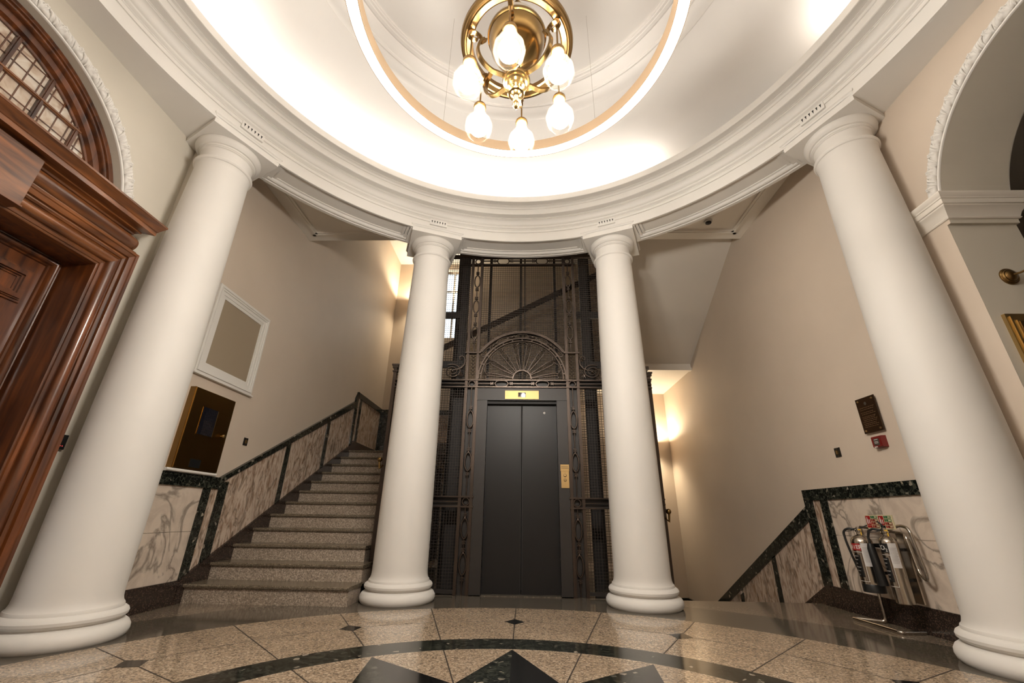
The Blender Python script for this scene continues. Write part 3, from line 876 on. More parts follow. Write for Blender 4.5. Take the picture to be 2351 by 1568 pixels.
for u0, u1, v0, v1 in ((-PI_, PI_, 2.60, 3.86), (-PO-0.75, -PO, 2.26, 4.25), (PO, PO+0.75, 2.26, 4.25), (-1.53, -PO, 0.93, 2.15), (PO, 1.53, 0.93, 2.15),
                       (-1.53, -PO, 0.05, 0.82), (PO, 1.53, 0.05, 0.82), (-PI_, PI_, 2.26, 2.60)):
    b = MB(); mesh_panel(b, front, u0, u1, v0, v1)
    b.build('wire_mesh', M['wire'], t, smooth=False)
# rear mesh with raking top, side meshes
YK = 5.68
back = lambda u, v, d: (LX+u, YK+d, v)
b = MB(); mesh_panel(b, back, -1.53, 1.53, 0.1, 5.2, 0.034, 0.0024, vtop=lambda u: 4.42+0.53*u)
b.build('wire_mesh', M['wire'], t, smooth=False)
lft = lambda u, v, d: (-1.53+d, u, v)
b = MB(); mesh_panel(b, lft, YC, YK, 0.1, 3.6, 0.034, 0.0024, vtop=lambda u: 2.42+0.51*(u-YC))
b.build('wire_mesh', M['wire'], t, smooth=False)
rgt = lambda u, v, d: (1.53+d, u, v)
b = MB(); mesh_panel(b, rgt, YC, YK, 0.05, 2.4, 0.034, 0.0024)
b.build('wire_mesh', M['wire'], t, smooth=False)
b = MB(); mesh_panel(b, rgt, YC, YK, 3.4, 6.3, 0.034, 0.0024, vbot=lambda u: 4.45-0.5*(u-YC))
b.build('wire_mesh', M['wire'], t, smooth=False)
b = MB()
for s in (-1, 1):
    pass
b.tube([(-1.53, YK, 3.58), (1.55, YK, 5.23)], 0, flat=(0.10, 0.05)); b.build('raking_rail', M['iron'], t, smooth=False)
b = MB(); b.tube([(-1.53, YC, 2.42), (-1.53, YK, 3.62)], 0, flat=(0.04, 0.04)); b.build('raking_rail', M['iron'], t, smooth=False)
b = MB(); b.tube([(1.53, YC, 2.42), (1.53, YK, 2.42)], 0, flat=(0.04, 0.04)); b.build('side_rail', M['iron'], t, smooth=False)
for x, y, z1 in ((-1.53, YC, 2.45), (1.53, YC, 2.36), (-1.53, YK, 3.7), (1.53, YK, 5.3)):
    b = MB(); b.box(x-0.02, x+0.02, y-0.02, y+0.02, 0, z1)
    b.box(x-0.03, x+0.03, y-0.03, y+0.03, z1-0.10, z1-0.085); b.box(x-0.045, x+0.045, y-0.035, y+0.035, z1-0.02, z1)
    b.box(x-0.035, x+0.035, y-0.03, y+0.03, z1-0.05, z1-0.02)
    b.build('corner_post', M['iron'], t, smooth=False)
# brass rail ends on the corner posts
for s, z in ((1, 0.80), (-1, 1.30)):
    b = MB(); b.tube([(s*1.53, YC-0.02, z-0.05), (s*1.57, YC-0.02, z-0.09), (s*1.58, YC-0.02, z)], 0.012, 8); b.ball((s*1.575, YC-0.02, z+0.01), 0.028, 16)
    b.build('rail_knob', M['brass'], t, label='brass ball knob')
# inner steelwork
for x, y, w, z1 in ((-0.82, 3.85, 0.055, 6.35), (0.90, 3.85, 0.055, 6.35), (-0.62, YK-0.06, 0.025, 6.35), (-0.03, YK-0.06, 0.022, 6.35), (0.05, YK-0.06, 0.012, 6.35), (0.63, YK-0.06, 0.022, 6.35),
                     (-1.2, YK-0.1, 0.05, 6.35), (1.25, YK-0.1, 0.05, 6.35), (-1.0, 4.5, 0.03, 6.35), (1.02, 4.5, 0.03, 6.35)):
    b = MB(); b.box(x-w, x+w, y-0.03, y+0.03, 0, z1); b.build('guide_post', M['dark'], t, smooth=False)
for z in (2.6, 3.35):
    for s in (-1, 1):
        b = MB(); b.box(s*0.78, s*1.5, 3.83, 3.88, z, z+0.09); b.build('brace', M['dark'], t, smooth=False)

# pilasters: two uprights each with a chain of ovals between
def oval(b, cx, cz, rx, rz, r=0.008, n=28, y=YC-0.03, power=1.0):
    b.tube([(cx+rx*math.cos(2*PI*i/n), y, cz+rz*math.sin(2*PI*i/n)) for i in range(n)], r, 6, closed=True)
def collar(b, x, z, vertical=True):
    for dz, w in ((-0.012, 0.020), (0, 0.013), (0.012, 0.020)):
        if vertical: b.box(x-w, x+w, YC-0.045, YC-0.015, z+dz-0.004, z+dz+0.004)
        else: b.box(x+dz-0.004, x+dz+0.004, YC-0.045, YC-0.015, z-w, z+w)
for s in (-1, 1):
    cx = LX+s*0.597
    b = MB()
    for a, c in ((PI_, PI_+0.034), (PO-0.034, PO)):
        x0, x1 = sorted((LX+s*a, LX+s*c))
        b.box(x0, x1, YC-0.035, YC+0.005, 0.0, 3.99)
        b.box(x0+0.006, x1-0.006, YC-0.042, YC-0.035, 0.0, 3.99)
    for z in (2.15, 2.235, 0.82, 0.92, 2.585, 3.86, 3.975):
        x0, x1 = sorted((LX+s*(PI_-0.01), LX+s*(PO+0.012)))
        b.box(x0, x1, YC-0.05, YC+0.006, z, z+0.016)
    b.build('pilaster', M['iron'], t, smooth=False)
    b = MB(); x0, x1 = sorted((LX+s*(PI_+0.034), LX+s*(PO-0.034))); b.box(x0, x1, YC+0.01, YC+0.02, 0.0, 2.24)
    b.build('backing_plate', M['frame'], t, smooth=False)
    b = MB()
    for z0, z1, ov in ((2.60, 3.86, (2.865, 3.235, 3.61)), (0.94, 2.15, (1.298, 1.773)), (0.0, 0.82, (0.282, 0.616))):
        pts = [z0]
        hh = 0.088 if z0 > 2 else 0.098
        for o in ov:
            oval(b, cx, o, 0.036, hh, 0.009)
            b.tube([(cx, YC-0.03, o-hh), (cx, YC-0.03, o-hh-0.03)], [0.014, 0.006], 6); b.tube([(cx, YC-0.03, o+hh), (cx, YC-0.03, o+hh+0.03)], [0.014, 0.006], 6)
            collar(b, cx, o-hh-0.035); collar(b, cx, o+hh+0.035)
            b.tube([(cx, YC-0.03, pts[-1]), (cx, YC-0.03, o-hh-0.03)], 0.007, 6)
            pts.append(o+hh+0.03)
        b.tube([(cx, YC-0.03, pts[-1]), (cx, YC-0.03, z1)], 0.007, 6)
        b.build('oval_chain', M['iron'], t, angle=50); b = MB()
    for z in (2.199, 0.880, 3.918):
        oval(b, cx, z, 0.037, 0.037, 0.009, 24); b.build('ring_boss', M['iron'], t, angle=50); b = MB()
    # husk drop beside the fan
    for i in range(6):
        z = 2.30+0.045*i
        b.tube([(cx-0.022, YC-0.028, z+0.03), (cx, YC-0.035, z), (cx+0.022, YC-0.028, z+0.03)], 0.005, 5); b.ball((cx, YC-0.03, z+0.012), 0.009, 6)
    b.build('husk_drop', M['iron'], t, angle=50)
    # scroll volute on the rail outside each pilaster
    b = MB()
    P0 = LX+s*0.845; pts = []
    for i in range(46):
        q = i/45; an = 0.5*PI+q*4.2*PI; rr = 0.020+0.075*q
        pts.append((P0+s*(-rr*math.cos(an)*1.15), YC-0.03, 2.355+rr*math.sin(an)*0.95))
    b.tube(pts, [0.006+0.004*i/45 for i in range(46)], 6)
    up_ = [(PO+0.16, 2.37), (PO+0.10, 2.375), (PO+0.05, 2.40), (PO+0.018, 2.44), (PO+0.012, 2.49), (PO+0.024, 2.535), (PO+0.055, 2.555), (PO+0.082, 2.535), (PO+0.078, 2.508), (PO+0.058, 2.505)]
    b.tube([(LX+s*x, YC-0.03, z) for x, z in up_], [0.012, 0.013, 0.013, 0.012, 0.011, 0.010, 0.009, 0.008, 0.007, 0.006], 6)
    b.ball((P0, YC-0.035, 2.355), 0.020, 10)
    for an in (-150, -120, -95, -70, -50, -30):
        an = R(an); c0 = (LX+s*(PO+0.055), 2.325)
        b.tube([(c0[0], YC-0.03, c0[1]), (c0[0]+s*0.05*math.cos(an), YC-0.04, c0[1]+0.05*math.sin(an))], [0.010, 0.003], 5)
    b.ball((LX+s*(PO+0.058), YC-0.03, 2.512), 0.012, 8)
    b.build('scroll_volute', M['iron'], t, angle=50)

# rails
def rail(z0, z1, ovals, x0, x1, rod=True, name='rail'):
    b = MB()
    for z in (z0, z1): b.box(LX+x0, LX+x1, YC-0.045, YC+0.006, z-0.007, z+0.007)
    zc = (z0+z1)/2; e = x0
    h = (z1-z0)/2-0.006
    for o in ovals:
        n = 32; pts = []
        for i in range(n):
            an = 2*PI*i/n; cx_ = math.copysign(abs(math.cos(an))**0.7, math.cos(an)); sz_ = math.copysign(abs(math.sin(an))**0.8, math.sin(an))
            pts.append((LX+o+0.075*cx_, YC-0.03, zc+h*sz_))
        b.tube(pts, 0.007, 6, closed=True)
        for q in (-1, 1):
            b.tube([(LX+o+q*0.078, YC-0.03, zc), (LX+o+q*0.115, YC-0.03, zc)], [0.016, 0.007], 6)
            collar(b, LX+o+q*0.115, zc, False)
        b.tube([(LX+e, YC-0.03, zc), (LX+o-0.11, YC-0.03, zc)], 0.009, 6); e = o+0.11
    b.tube([(LX+e, YC-0.03, zc), (LX+x1, YC-0.03, zc)], 0.009, 6)
    b.build(name, M['iron'], t, angle=50)
rail(2.158, 2.243, (-0.243, 0.243), -PI_, PI_)
rail(3.868, 3.985, (-0.26, 0.26), -PI_, PI_)
for s in (-1, 1):
    x0, x1 = sorted((s*PO, s*1.53))
    rail(2.158, 2.243, (s*1.17,), x0, x1); rail(0.828, 0.928, (s*1.12,), x0, x1)
    for ya, yb, za, zb, nm in ((0.008, 0.016, 2.16, 2.24, 'backing_plate'), (0.008, 0.016, 0.83, 0.925, 'backing_plate'), (-0.02, 0.02, 0.02, 0.05, 'bottom_rail')):
        b = MB(); b.box(LX+x0, LX+x1, YC+ya, YC+yb, za, zb); b.build(nm, M['frame'], t, smooth=False)
b = MB(); b.box(LX-PI_, LX+PI_, YC+0.008, YC+0.016, 2.15, 2.245); b.build('backing_plate', M['frame'], t, smooth=False)
b = MB(); b.box(LX-1.45, LX+1.45, YC-0.01, YC+0.03, 4.0, 4.04); b.build('head_rail', M['iron'], t, smooth=False)

# fan grille
FZ = 2.257
def arcp(r, a0, a1, n=48, y=YC-0.03): return [(LX+r*math.cos(R(a0+(a1-a0)*i/n)), y, FZ+r*math.sin(R(a0+(a1-a0)*i/n))) for i in range(n+1)]
b = MB()
aa = math.degrees(math.asin((2.592-FZ)/0.618))
b.tube(arcp(0.618, aa, 180-aa), 0, flat=(0.022, 0.035, (0, 0, 1)))
b.tube(arcp(0.600, aa+2, 178-aa), 0, flat=(0.010, 0.05, (0, 0, 1)))
b.tube(arcp(0.526, 0, 180), 0, flat=(0.016, 0.04, (0, 0, 1)))
b.tube(arcp(0.494, 0, 180), 0, flat=(0.010, 0.03, (0, 0, 1)))
for i in range(13):
    an = R(8+164*i/12)
    b.box(LX+0.51*math.cos(an)-0.009, LX+0.51*math.cos(an)+0.009, YC-0.04, YC-0.02, FZ+0.51*math.sin(an)-0.009, FZ+0.51*math.sin(an)+0.009)
b.build('fan_arch', M['iron'], t, angle=40)
b = MB()
for a in (38, 64, 90, 116, 142):
    pts = []
    for i in range(26):
        an = 2*PI*i/26
        da = math.copysign(abs(math.cos(an))**0.6, math.cos(an))*7.2; dr = math.copysign(abs(math.sin(an))**0.7, math.sin(an))*0.024
        rr = 0.563+dr; th = R(a+da); pts.append((LX+rr*math.cos(th), YC-0.032, FZ+rr*math.sin(th)))
    b.tube(pts, 0.006, 6, closed=True)
for a in (51, 77, 103, 129):
    b.tube(arcp(0.563, a-5.5, a+5.5, 6), [0.008, 0.006, 0.010, 0.018, 0.010, 0.006, 0.008], 6)
    for q in (-2.6, 2.6):
        th = R(a+q); b.ball((LX+0.563*math.cos(th), YC-0.032, FZ+0.563*math.sin(th)), 0.014, 8)
b.build('oval_chain', M['iron'], t, angle=50)
b = MB()
b.tube(arcp(0.11, 0, 180, 24), 0, flat=(0.014, 0.03, (0, 0, 1)))
b.build('fan_hub', M['iron'], t, angle=40)
def PF(r, a, y=YC-0.03): return (LX+r*math.cos(R(a)), y, FZ+r*math.sin(R(a)))
for a in (90, 66.5, 113.5, 42.5, 137.5, 19, 161):
    b = MB()
    pth = [PF(0.112, a-9), PF(0.25, a-7.2), PF(0.38, a-7.4), PF(0.415, a-8.2), PF(0.43, a-9.6), PF(0.445, a-9.6), PF(0.455, a-8.3), PF(0.452, a-7.2), PF(0.462, a-6.2), PF(0.475, a-5.4),
           PF(0.478, a), PF(0.475, a+5.4), PF(0.462, a+6.2), PF(0.452, a+7.2), PF(0.455, a+8.3), PF(0.445, a+9.6), PF(0.43, a+9.6), PF(0.415, a+8.2), PF(0.38, a+7.4), PF(0.25, a+7.2), PF(0.112, a+9)]
    b.tube(pth, 0.0058, 6); b.build('fan_petal', M['iron'], t, angle=60)
for a in (3.5, 176.5):
    b = MB(); q = 1 if a < 90 else -1
    b.tube([PF(0.112, a+q*8), PF(0.25, a+q*3.5), PF(0.38, a+q*3.5), PF(0.43, a+q*2.5), PF(0.425, a+q*1.5), PF(0.44, a), PF(0.43, a-q*1.5), PF(0.435, a-q*2.6), PF(0.3, a-q*1.0), PF(0.2, a-q*2)], 0.0055, 6)
    b.build('fan_petal', M['iron'], t, angle=60)
for a in (78.2, 101.8, 54.5, 125.5, 30.8, 149.2, 9.5, 170.5):
    b = MB(); pth = []
    for i in range(16):
        q = i/15; pth.append(PF(0.20+0.24*q, a+1.4*math.sin(q*9)))
    b.tube(pth, 0.0035, 5)
    for i in range(9):
        q = i/8; th = a+(2.6 if i % 2 else -2.6)
        b.tube([PF(0.20+0.23*q, a), PF(0.215+0.235*q, th)], [0.0065, 0.003], 5)
    for dr, da in ((0, 0), (-0.018, 2.2), (-0.018, -2.2), (0.014, 1.4), (0.014, -1.4)):
        b.ball(PF(0.447+dr, a+da), 0.010, 7)
    b.build('leaf_vine', M['iron'], t, angle=60)

# ------------------------------------------------------------------ lift doorway
t = thing('lift_doorway', 'charcoal steel lift doorway with two sliding doors and brass fittings', 'lift door', (LX, 3.3, 0))
WI, WO = 0.4064, 0.5405
b = MB()
for s in (-1, 1):
    x0, x1 = sorted((LX+s*WI, LX+s*0.524)); b.box(x0, x1, YC-0.03, YC+0.10, 0, 1.998)
    x0, x1 = sorted((LX+s*0.524, LX+s*0.53)); b.box(x0, x1, YC-0.022, YC+0.1, 0, 1.998)
b.box(LX-0.526, LX+0.526, YC-0.032, YC+0.10, 2.0, 2.145)
b.build('door_frame', M['frame'], t, smooth=False)
b = MB(); b.box(LX-WI, LX+WI, YC+0.0, YC+0.1, 1.965, 2.0); b.build('door_track', M['dark'], t, smooth=False)
for s in (-1, 1):
    x0, x1 = sorted((LX+s*0.004, LX+s*WI)); b = MB(); b.box(x0, x1, YC+0.055, YC+0.085, 0.006, 1.985)
    dd = b.build('door_leaf', M['door'], t, smooth=False)
    if s > 0:
        b = MB(); b.lathe([(0.012, 0.0), (0.012, -0.004), (0.005, -0.004), (0.005, 0)], (0.283, YC+0.054, 1.87), 20, axis='y')
        b.build('door_keyhole', M['inkw'], dd)
    b = MB(); x0, x1 = sorted((LX+s*0.004, LX+s*0.012)); b.box(x0, x1, YC+0.048, YC+0.056, 0.006, 1.985); b.build('edge_seal', M['dark'], dd, smooth=False)
b = MB(); b.box(LX-0.55, LX+0.55, YC-0.03, YC+0.1, -0.002, 0.008); b.build('door_sill', M['dgran'], t, smooth=False)
b = MB(); b.box(-0.180, 0.216, YC-0.042, YC-0.031, 2.012, 2.113); pn = b.build('floor_indicator', M['brassl'], t, smooth=False, label='polished brass floor indicator')
b = MB(); b.box(-0.026, 0.064, YC-0.045, YC-0.041, 2.036, 2.090); b.build('indicator_display', M['glassd'], pn, smooth=False)
b = MB(); b.prism([(0.012, 2.052), (0.034, 2.052), (0.034, 2.066), (0.029, 2.074), (0.023, 2.066), (0.012, 2.066)], XZ, YC-0.0465, YC-0.0448); b.build('display_arrow', emitter('display_glow', (1, 0.85, 0.6), 2.5), pn, smooth=False)
b = MB(); b.box(0.447, 0.541, YC-0.045, YC-0.031, 1.205, 1.275); b.box(0.452, 0.538, YC-0.040, YC-0.031, 1.030, 1.210)
cp = b.build('call_panel', M['brassl'], t, smooth=False, label='brass lift call panel')
for z in (1.160, 1.112):
    b = MB(); b.lathe([(0.0165, 0), (0.0165, -0.003), (0.0135, -0.003), (0.0135, -0.0005)], (0.495, YC-0.040, z), 24, axis='y'); b.build('button_ring', M['inkd'], cp)
    b = MB(); b.lathe([(0.013, 0), (0.012, -0.004), (0.0005, -0.005)], (0.495, YC-0.040, z), 24, axis='y'); b.build('call_button', M['brassl'], cp)
b = MB()
b.lathe([(0.004, -0.0055), (0.0003, -0.0055)], (0.496, YC-0.040, 1.116), 10, axis='y')
for z in (1.193, 1.080): b.lathe([(0.002, -0.001), (0.0003, -0.001)], (0.495, YC-0.040, z), 8, axis='y')
for r_, z in enumerate((1.252, 1.236)):
    x = 0.456
    while x < 0.530:
        wl = random.uniform(0.004, 0.009); b.box(x, x+wl, YC-0.0458, YC-0.0449, z-0.003, z+0.003); x += wl+0.002
b.build('engraving', M['inkd'], cp, smooth=False)
# lift car behind the doors
t2 = thing('lift_car', 'dark lift car standing inside the cage behind the doors', 'lift car', (LX, 4.2, 0))
b = MB(); b.box(LX-0.86, LX+0.62, 3.55, 4.9, 0.02, 2.20); b.build('car_body', M['dark'], t2, smooth=False)
b = MB(); b.box(LX-0.86, LX+0.62, 3.5, 4.95, 2.20, 2.26); b.build('car_roof', M['dark'], t2, smooth=False)
for s in (-1, 1):
    b = MB(); xg = -0.86 if s < 0 else 0.62; b.box(LX+xg-0.03, LX+xg+0.03, 4.1, 4.2, 0.0, 2.22); b.build('car_guide', M['dark'], t2, smooth=False)

# ------------------------------------------------------------------ left wooden doorway
def frame_sweep(b, prof, hy, zt, z0=0.0, segs=(0, 1, 2)):
    """prof: (offset from opening, x). sweeps up one jamb, over the head, down the other"""
    n = len(prof); vs = []
    for k in range(4):
        for o, x in prof:
            y = (hy+o)*(1 if k < 2 else -1); z = z0 if k in (0, 3) else zt+o
            vs.append((x, y, z))
    fs = []
    for k in segs:
        for i in range(n-1): fs.append((k*n+i, (k+1)*n+i, (k+1)*n+i+1, k*n+i+1))
    used = sorted({i for f in fs for i in f}); mp = {i: k for k, i in enumerate(used)}
    b.add([vs[i] for i in used], [[mp[i] for i in f] for f in fs])
t = thing('door_1', 'carved mahogany doorway with a heavy cornice and panelled door', 'doorway', (DL, 0, 0), kind='structure')
HYD, ZTD = 0.94, 2.375
cas = [(0.0, DL-0.02), (0.0, -3.035), (0.006, -3.030), (0.012, -3.030), (0.014, -3.022), (0.030, -3.018), (0.034, -3.026), (0.044, -3.026)]
for i in range(11):
    an = PI*i/10; cas.append((0.078-0.034*math.cos(an), -3.020+0.040*math.sin(an)))
cas += [(0.116, -3.028), (0.126, -3.016), (0.128, -3.008), (0.140, -2.998), (0.148, -3.000), (0.152, -3.012), (0.158, -3.012), (0.162, -2.996), (0.178, -2.988), (0.190, -2.984), (0.194, -2.976), (0.210, -2.972), (0.212, -2.976), (0.212, DL+0.001)]
for sg_, nm_, mt_ in (((0,), 'casing_jamb', 'woodv'), ((2,), 'casing_jamb', 'woodv'), ((1,), 'casing_head', 'woodh')):
    b = MB(); frame_sweep(b, cas, HYD, ZTD, segs=sg_); b.build(nm_, M[mt_], t, angle=25)
# head part reads with horizontal grain
b = MB()
b.quad((DL-0.02, HYD, 0), (-3.30, HYD, 0), (-3.30, HYD, ZTD), (DL-0.02, HYD, ZTD)); b.quad((DL-0.02, -HYD, 0), (-3.30, -HYD, 0), (-3.30, -HYD, ZTD), (DL-0.02, -HYD, ZTD))
b.quad((DL-0.02, -HYD, ZTD), (DL-0.02, HYD, ZTD), (-3.30, HYD, ZTD), (-3.30, -HYD, ZTD)); b.build('door_lining', M['woodv'], t, smooth=False)
st = [(-0.06, -3.345), (-0.055, -3.31), (-0.048, -3.302)]
for i in range(9):
    an = PI*i/8; st.append((-0.028-0.018*math.cos(an), -3.292+0.026*math.sin(an)))
st += [(-0.008, -3.296), (-0.006, -3.285), (0.0, -3.283)]
b = MB(); frame_sweep(b, st, HYD, ZTD); b.build('stop_moulding', M['woodv'], t, angle=25)
b = MB()
b.box(DL, -3.025, -1.10, 1.10, 2.585, 2.72)
b.prism([(-2.975, 2.580), (DL, 2.580), (DL, 2.592), (-2.975, 2.592)], XZ, -1.12, 1.12)
b.build('frieze_board', M['woodh'], t, smooth=False)
b = MB(); pr = [(0.064*math.sin(PI*i/16), -0.064*math.cos(PI*i/16)) for i in range(17)]
b.prism([(-3.025+p_[0]*1.15, 2.648+p_[1]) for p_ in pr], XZ, -1.075, 1.075)
for s in (-1, 1):
    b.lathe([(0.064, 0), (0.058, s*0.02), (0.04, s*0.034), (0.0005, s*0.04)], (-3.015, s*1.075, 2.648), 24, axis='y')
b.build('frieze_roll', M['woodh'], t, angle=30)
cor = [(DL, 2.712), (-3.015, 2.712), (-3.015, 2.722), (-3.005, 2.724), (-3.000, 2.735), (-2.985, 2.742), (-2.968, 2.745), (-2.968, 2.754), (-2.955, 2.756), (-2.895, 2.760), (-2.895, 2.792), (-2.888, 2.795),
       (-2.882, 2.806), (-2.868, 2.822), (-2.856, 2.834), (-2.850, 2.842), (-2.846, 2.843), (-2.846, 2.858), (-2.86, 2.864), (DL, 2.880)]
b = MB(); nn = len(cor); vs = []
for s in (-1, 1):
    for x, z in cor: vs.append((x, s*(1.02+(x-DL)*0.6), z))
fs = [tuple(range(nn)), tuple(range(2*nn-1, nn-1, -1))]+[(i, i+nn, i+1+nn, i+1) for i in range(nn-1)]
b.add(vs, fs); b.build('cornice', M['woodh'], t, angle=25)
b = MB(); b.box(DL, -2.935, -0.348, 0.348, 2.395, 2.735); b.box(DL, -2.928, -0.355, 0.355, 2.388, 2.398); b.build('centre_block', M['woodh'], t, smooth=False)
b = MB(); b.box(-3.36, -3.325, -0.90, 0.90, 0.0, 2.33); dl = b.build('door_leaf', M['woodv'], t, smooth=False)
for y0, y1 in ((0.08, 0.835), (-0.835, -0.08)):
    for z0, z1 in ((2.00, 2.235), (0.92, 1.45), (0.2, 0.80)):
        b = MB()
        for d0, d1, x in ((0, 0.014, -3.312), (0.014, 0.022, -3.300), (0.022, 0.050, -3.290), (0.050, 0.060, -3.304), (0.060, 0.072, -3.317)):
            b.box(-3.326, x, y0+d0, y1-d0, z1-d1, z1-d0); b.box(-3.326, x, y0+d0, y1-d0, z0+d0, z0+d1)
            b.box(-3.326, x, y0+d0, y0+d1, z0+d1, z1-d1); b.box(-3.326, x, y1-d1, y1-d0, z0+d1, z1-d1)
        b.build('panel_moulding', M['woodv'], dl, smooth=False)

# fanlight
t = thing('window_3', 'arched mahogany fanlight with small leaded panes over the doorway', 'window', (DL-0.1, 0, ZS), kind='structure')
def archsweep(b, prof, hz=0.0, n=48, z0=None):
    """prof (r,x) revolved over the half circle about y=0,z=ZS"""
    b.lathe([(r, x) for r, x in prof], (0, 0, ZS), n, 0, PI, axis='x')
b = MB()
fp = [(0.975, -3.150), (0.968, -3.146), (0.958, -3.158), (0.950, -3.160), (0.946, -3.175)]
for i in range(7):
    an = PI*i/6; fp.append((0.930+0.014*math.cos(an), -3.178+0.016*math.sin(an)))
fp += [(0.912, -3.196), (0.872, -3.200), (0.866, -3.212), (0.858, -3.226), (0.845, -3.230), (0.845, -3.26)]
archsweep(b, fp); b.build('window_frame', M['woodv'], t, angle=30)
b = MB(); b.box(-3.28, -3.18, -0.95, 0.95, ZS-0.05, ZS+0.12); b.build('window_sill', M['woodh'], t, smooth=False)
GR = 0.852
def vbar(b, y, w, x0, x1, z0=ZS):
    h = math.sqrt(max(0, GR*GR-y*y)); b.box(x0, x1, y-w, y+w, z0, ZS+h)
for y in (-0.84+0.0, -0.60, -0.36, -0.12, 0.12, 0.36, 0.60, 0.84):
    if abs(y) > 0.8: continue
    b = MB(); vbar(b, y, 0.015, -3.250, -3.226); vbar(b, y, 0.007, -3.226, -3.220); b.build('mullion', M['woodv'], t, smooth=False)
b = MB(); zt_ = 3.30; h = math.sqrt(GR*GR-(zt_-ZS)**2); b.box(-3.250, -3.224, -h, h, zt_-0.012, zt_+0.012); b.box(-3.224, -3.217, -h, h, zt_-0.006, zt_+0.006); b.build('transom', M['woodh'], t, smooth=False)
b = MB()
for k in range(-10, 11):
    y = 0.08*k
    if min(abs(y-q) for q in (-0.6, -0.36, -0.12, 0.12, 0.36, 0.6)) > 0.03 and abs(y) < 0.86: vbar(b, y, 0.003, -3.245, -3.239)
for z in (3.06, 3.18, 3.40, 3.49):
    h = math.sqrt(max(0, GR*GR-(z-ZS)**2)); b.box(-3.245, -3.2395, -h, h, z-0.003, z+0.003)
b.build('glazing_bars', M['woodv'], t, smooth=False)
b = MB(); b.poly([(-3.246, GR*math.cos(PI*i/48), ZS+GR*math.sin(PI*i/48)) for i in range(49)]); b.build('pane', M['pane'], t, smooth=False)

# rope mouldings of the arches
def rope_arch(name, x, sgn, label, a0=0.0, a1=PI, rc=1.022, zs=ZS, sub=4):
    b = MB(); n = int(1300*(a1-a0)/PI); k = 16; vs = []
    rt_ = 0.037
    for i in range(n+1):
        a = a0+(a1-a0)*i/n; s = a*rc
        ph = (s/0.125) % 1.0
        for j in range(k):
            th = -PI*0.12+PI*1.24*j/(k-1)
            u = (ph-0.5)*0.125/0.023; v = (th-1.50)*rt_/0.023
            rr_ = math.hypot(u, v)
            wn = max(0.0, math.sin(PI*j/(k-1)))**0.6
            leaf = abs(math.sin(1.3*th+s*PI/0.125*1.5))
            hgt = 0.66+0.34*leaf*wn
            if rr_ < 1.25:
                fz = 0.60+0.55*(1-(rr_/1.25)**2)*(0.80+0.20*math.cos(5*math.atan2(v, u)))*wn
                if rr_ < 0.28: fz += 0.08
                k_ = min(1, (1.25-rr_)/0.25); hgt = hgt*(1-k_)+fz*k_
            elif rr_ < 1.5: hgt *= 0.92
            rr = rt_*hgt
            vs.append((x+sgn*(0.002+rr*math.sin(th)), (rc+rr*math.cos(th))*math.cos(a), zs+(rc+rr*math.cos(th))*math.sin(a)))
    fs = []
    for i in range(n):
        for j in range(k-1): fs.append((i*k+j, (i+1)*k+j, (i+1)*k+j+1, i*k+j+1))
    b.add(vs, fs)
    for q in range(int(a0*rc/0.125), int(a1*rc/0.125)+1):
        a = (q+0.5)*0.125/rc
        if not a0+0.02 < a < a1-0.02: continue
        def on(dr, ds, h):      # point on the moulding: radial offset, along the arch, height off the wall
            aa = a+ds/rc; return (x+sgn*h, (rc+dr)*math.cos(aa), zs+(rc+dr)*math.sin(aa))
        for t5 in range(5):
            an = 2*PI*t5/5+0.3; b.ball(on(0.013+0.011*math.cos(an), 0.011*math.sin(an), 0.034), 0.0082, 7)
        b.ball(on(0.013, 0, 0.041), 0.006, 6)
        for ds, sg in ((0.030, 1), (0.052, 1), (0.078, 1)):
            b.tube([on(-0.030, ds-0.012, 0.012), on(-0.014, ds-0.002, 0.031), on(0.006, ds+0.010, 0.036), on(0.022, ds+0.024, 0.028), on(0.032, ds+0.036, 0.010)], [0.003, 0.008, 0.009, 0.006, 0.002], 6)
    r0 = struct(name, b, M['white'], label, 'moulding', angle=60)
    b = MB()
    b.lathe([(1.072, x), (1.072, x+sgn*0.006), (1.060, x+sgn*0.008), (1.058, x+sgn*0.003)], (0, 0, zs), 64, a0, a1, axis='x')
    b.lathe([(0.990, x+sgn*0.004), (0.988, x+sgn*0.012), (0.977, x+sgn*0.012), (RA-0.001, x+sgn*0.006), (RA-0.001, x)], (0, 0, zs), 64, a0, a1, axis='x')
    b.build('fillet', M['white'], r0, angle=30)
rope_arch('trim_5', DL, 1, 'carved rope and flower moulding round the fanlight arch')
rope_arch('trim_6', DR, -1, 'carved rope and flower moulding round the open arch', a0=R(12.3), a1=R(167.7))
rope_arch('trim_7', 3.57, 1, 'carved rope and flower moulding on the far edge of the open arch', a0=R(12.3), a1=R(167.7))

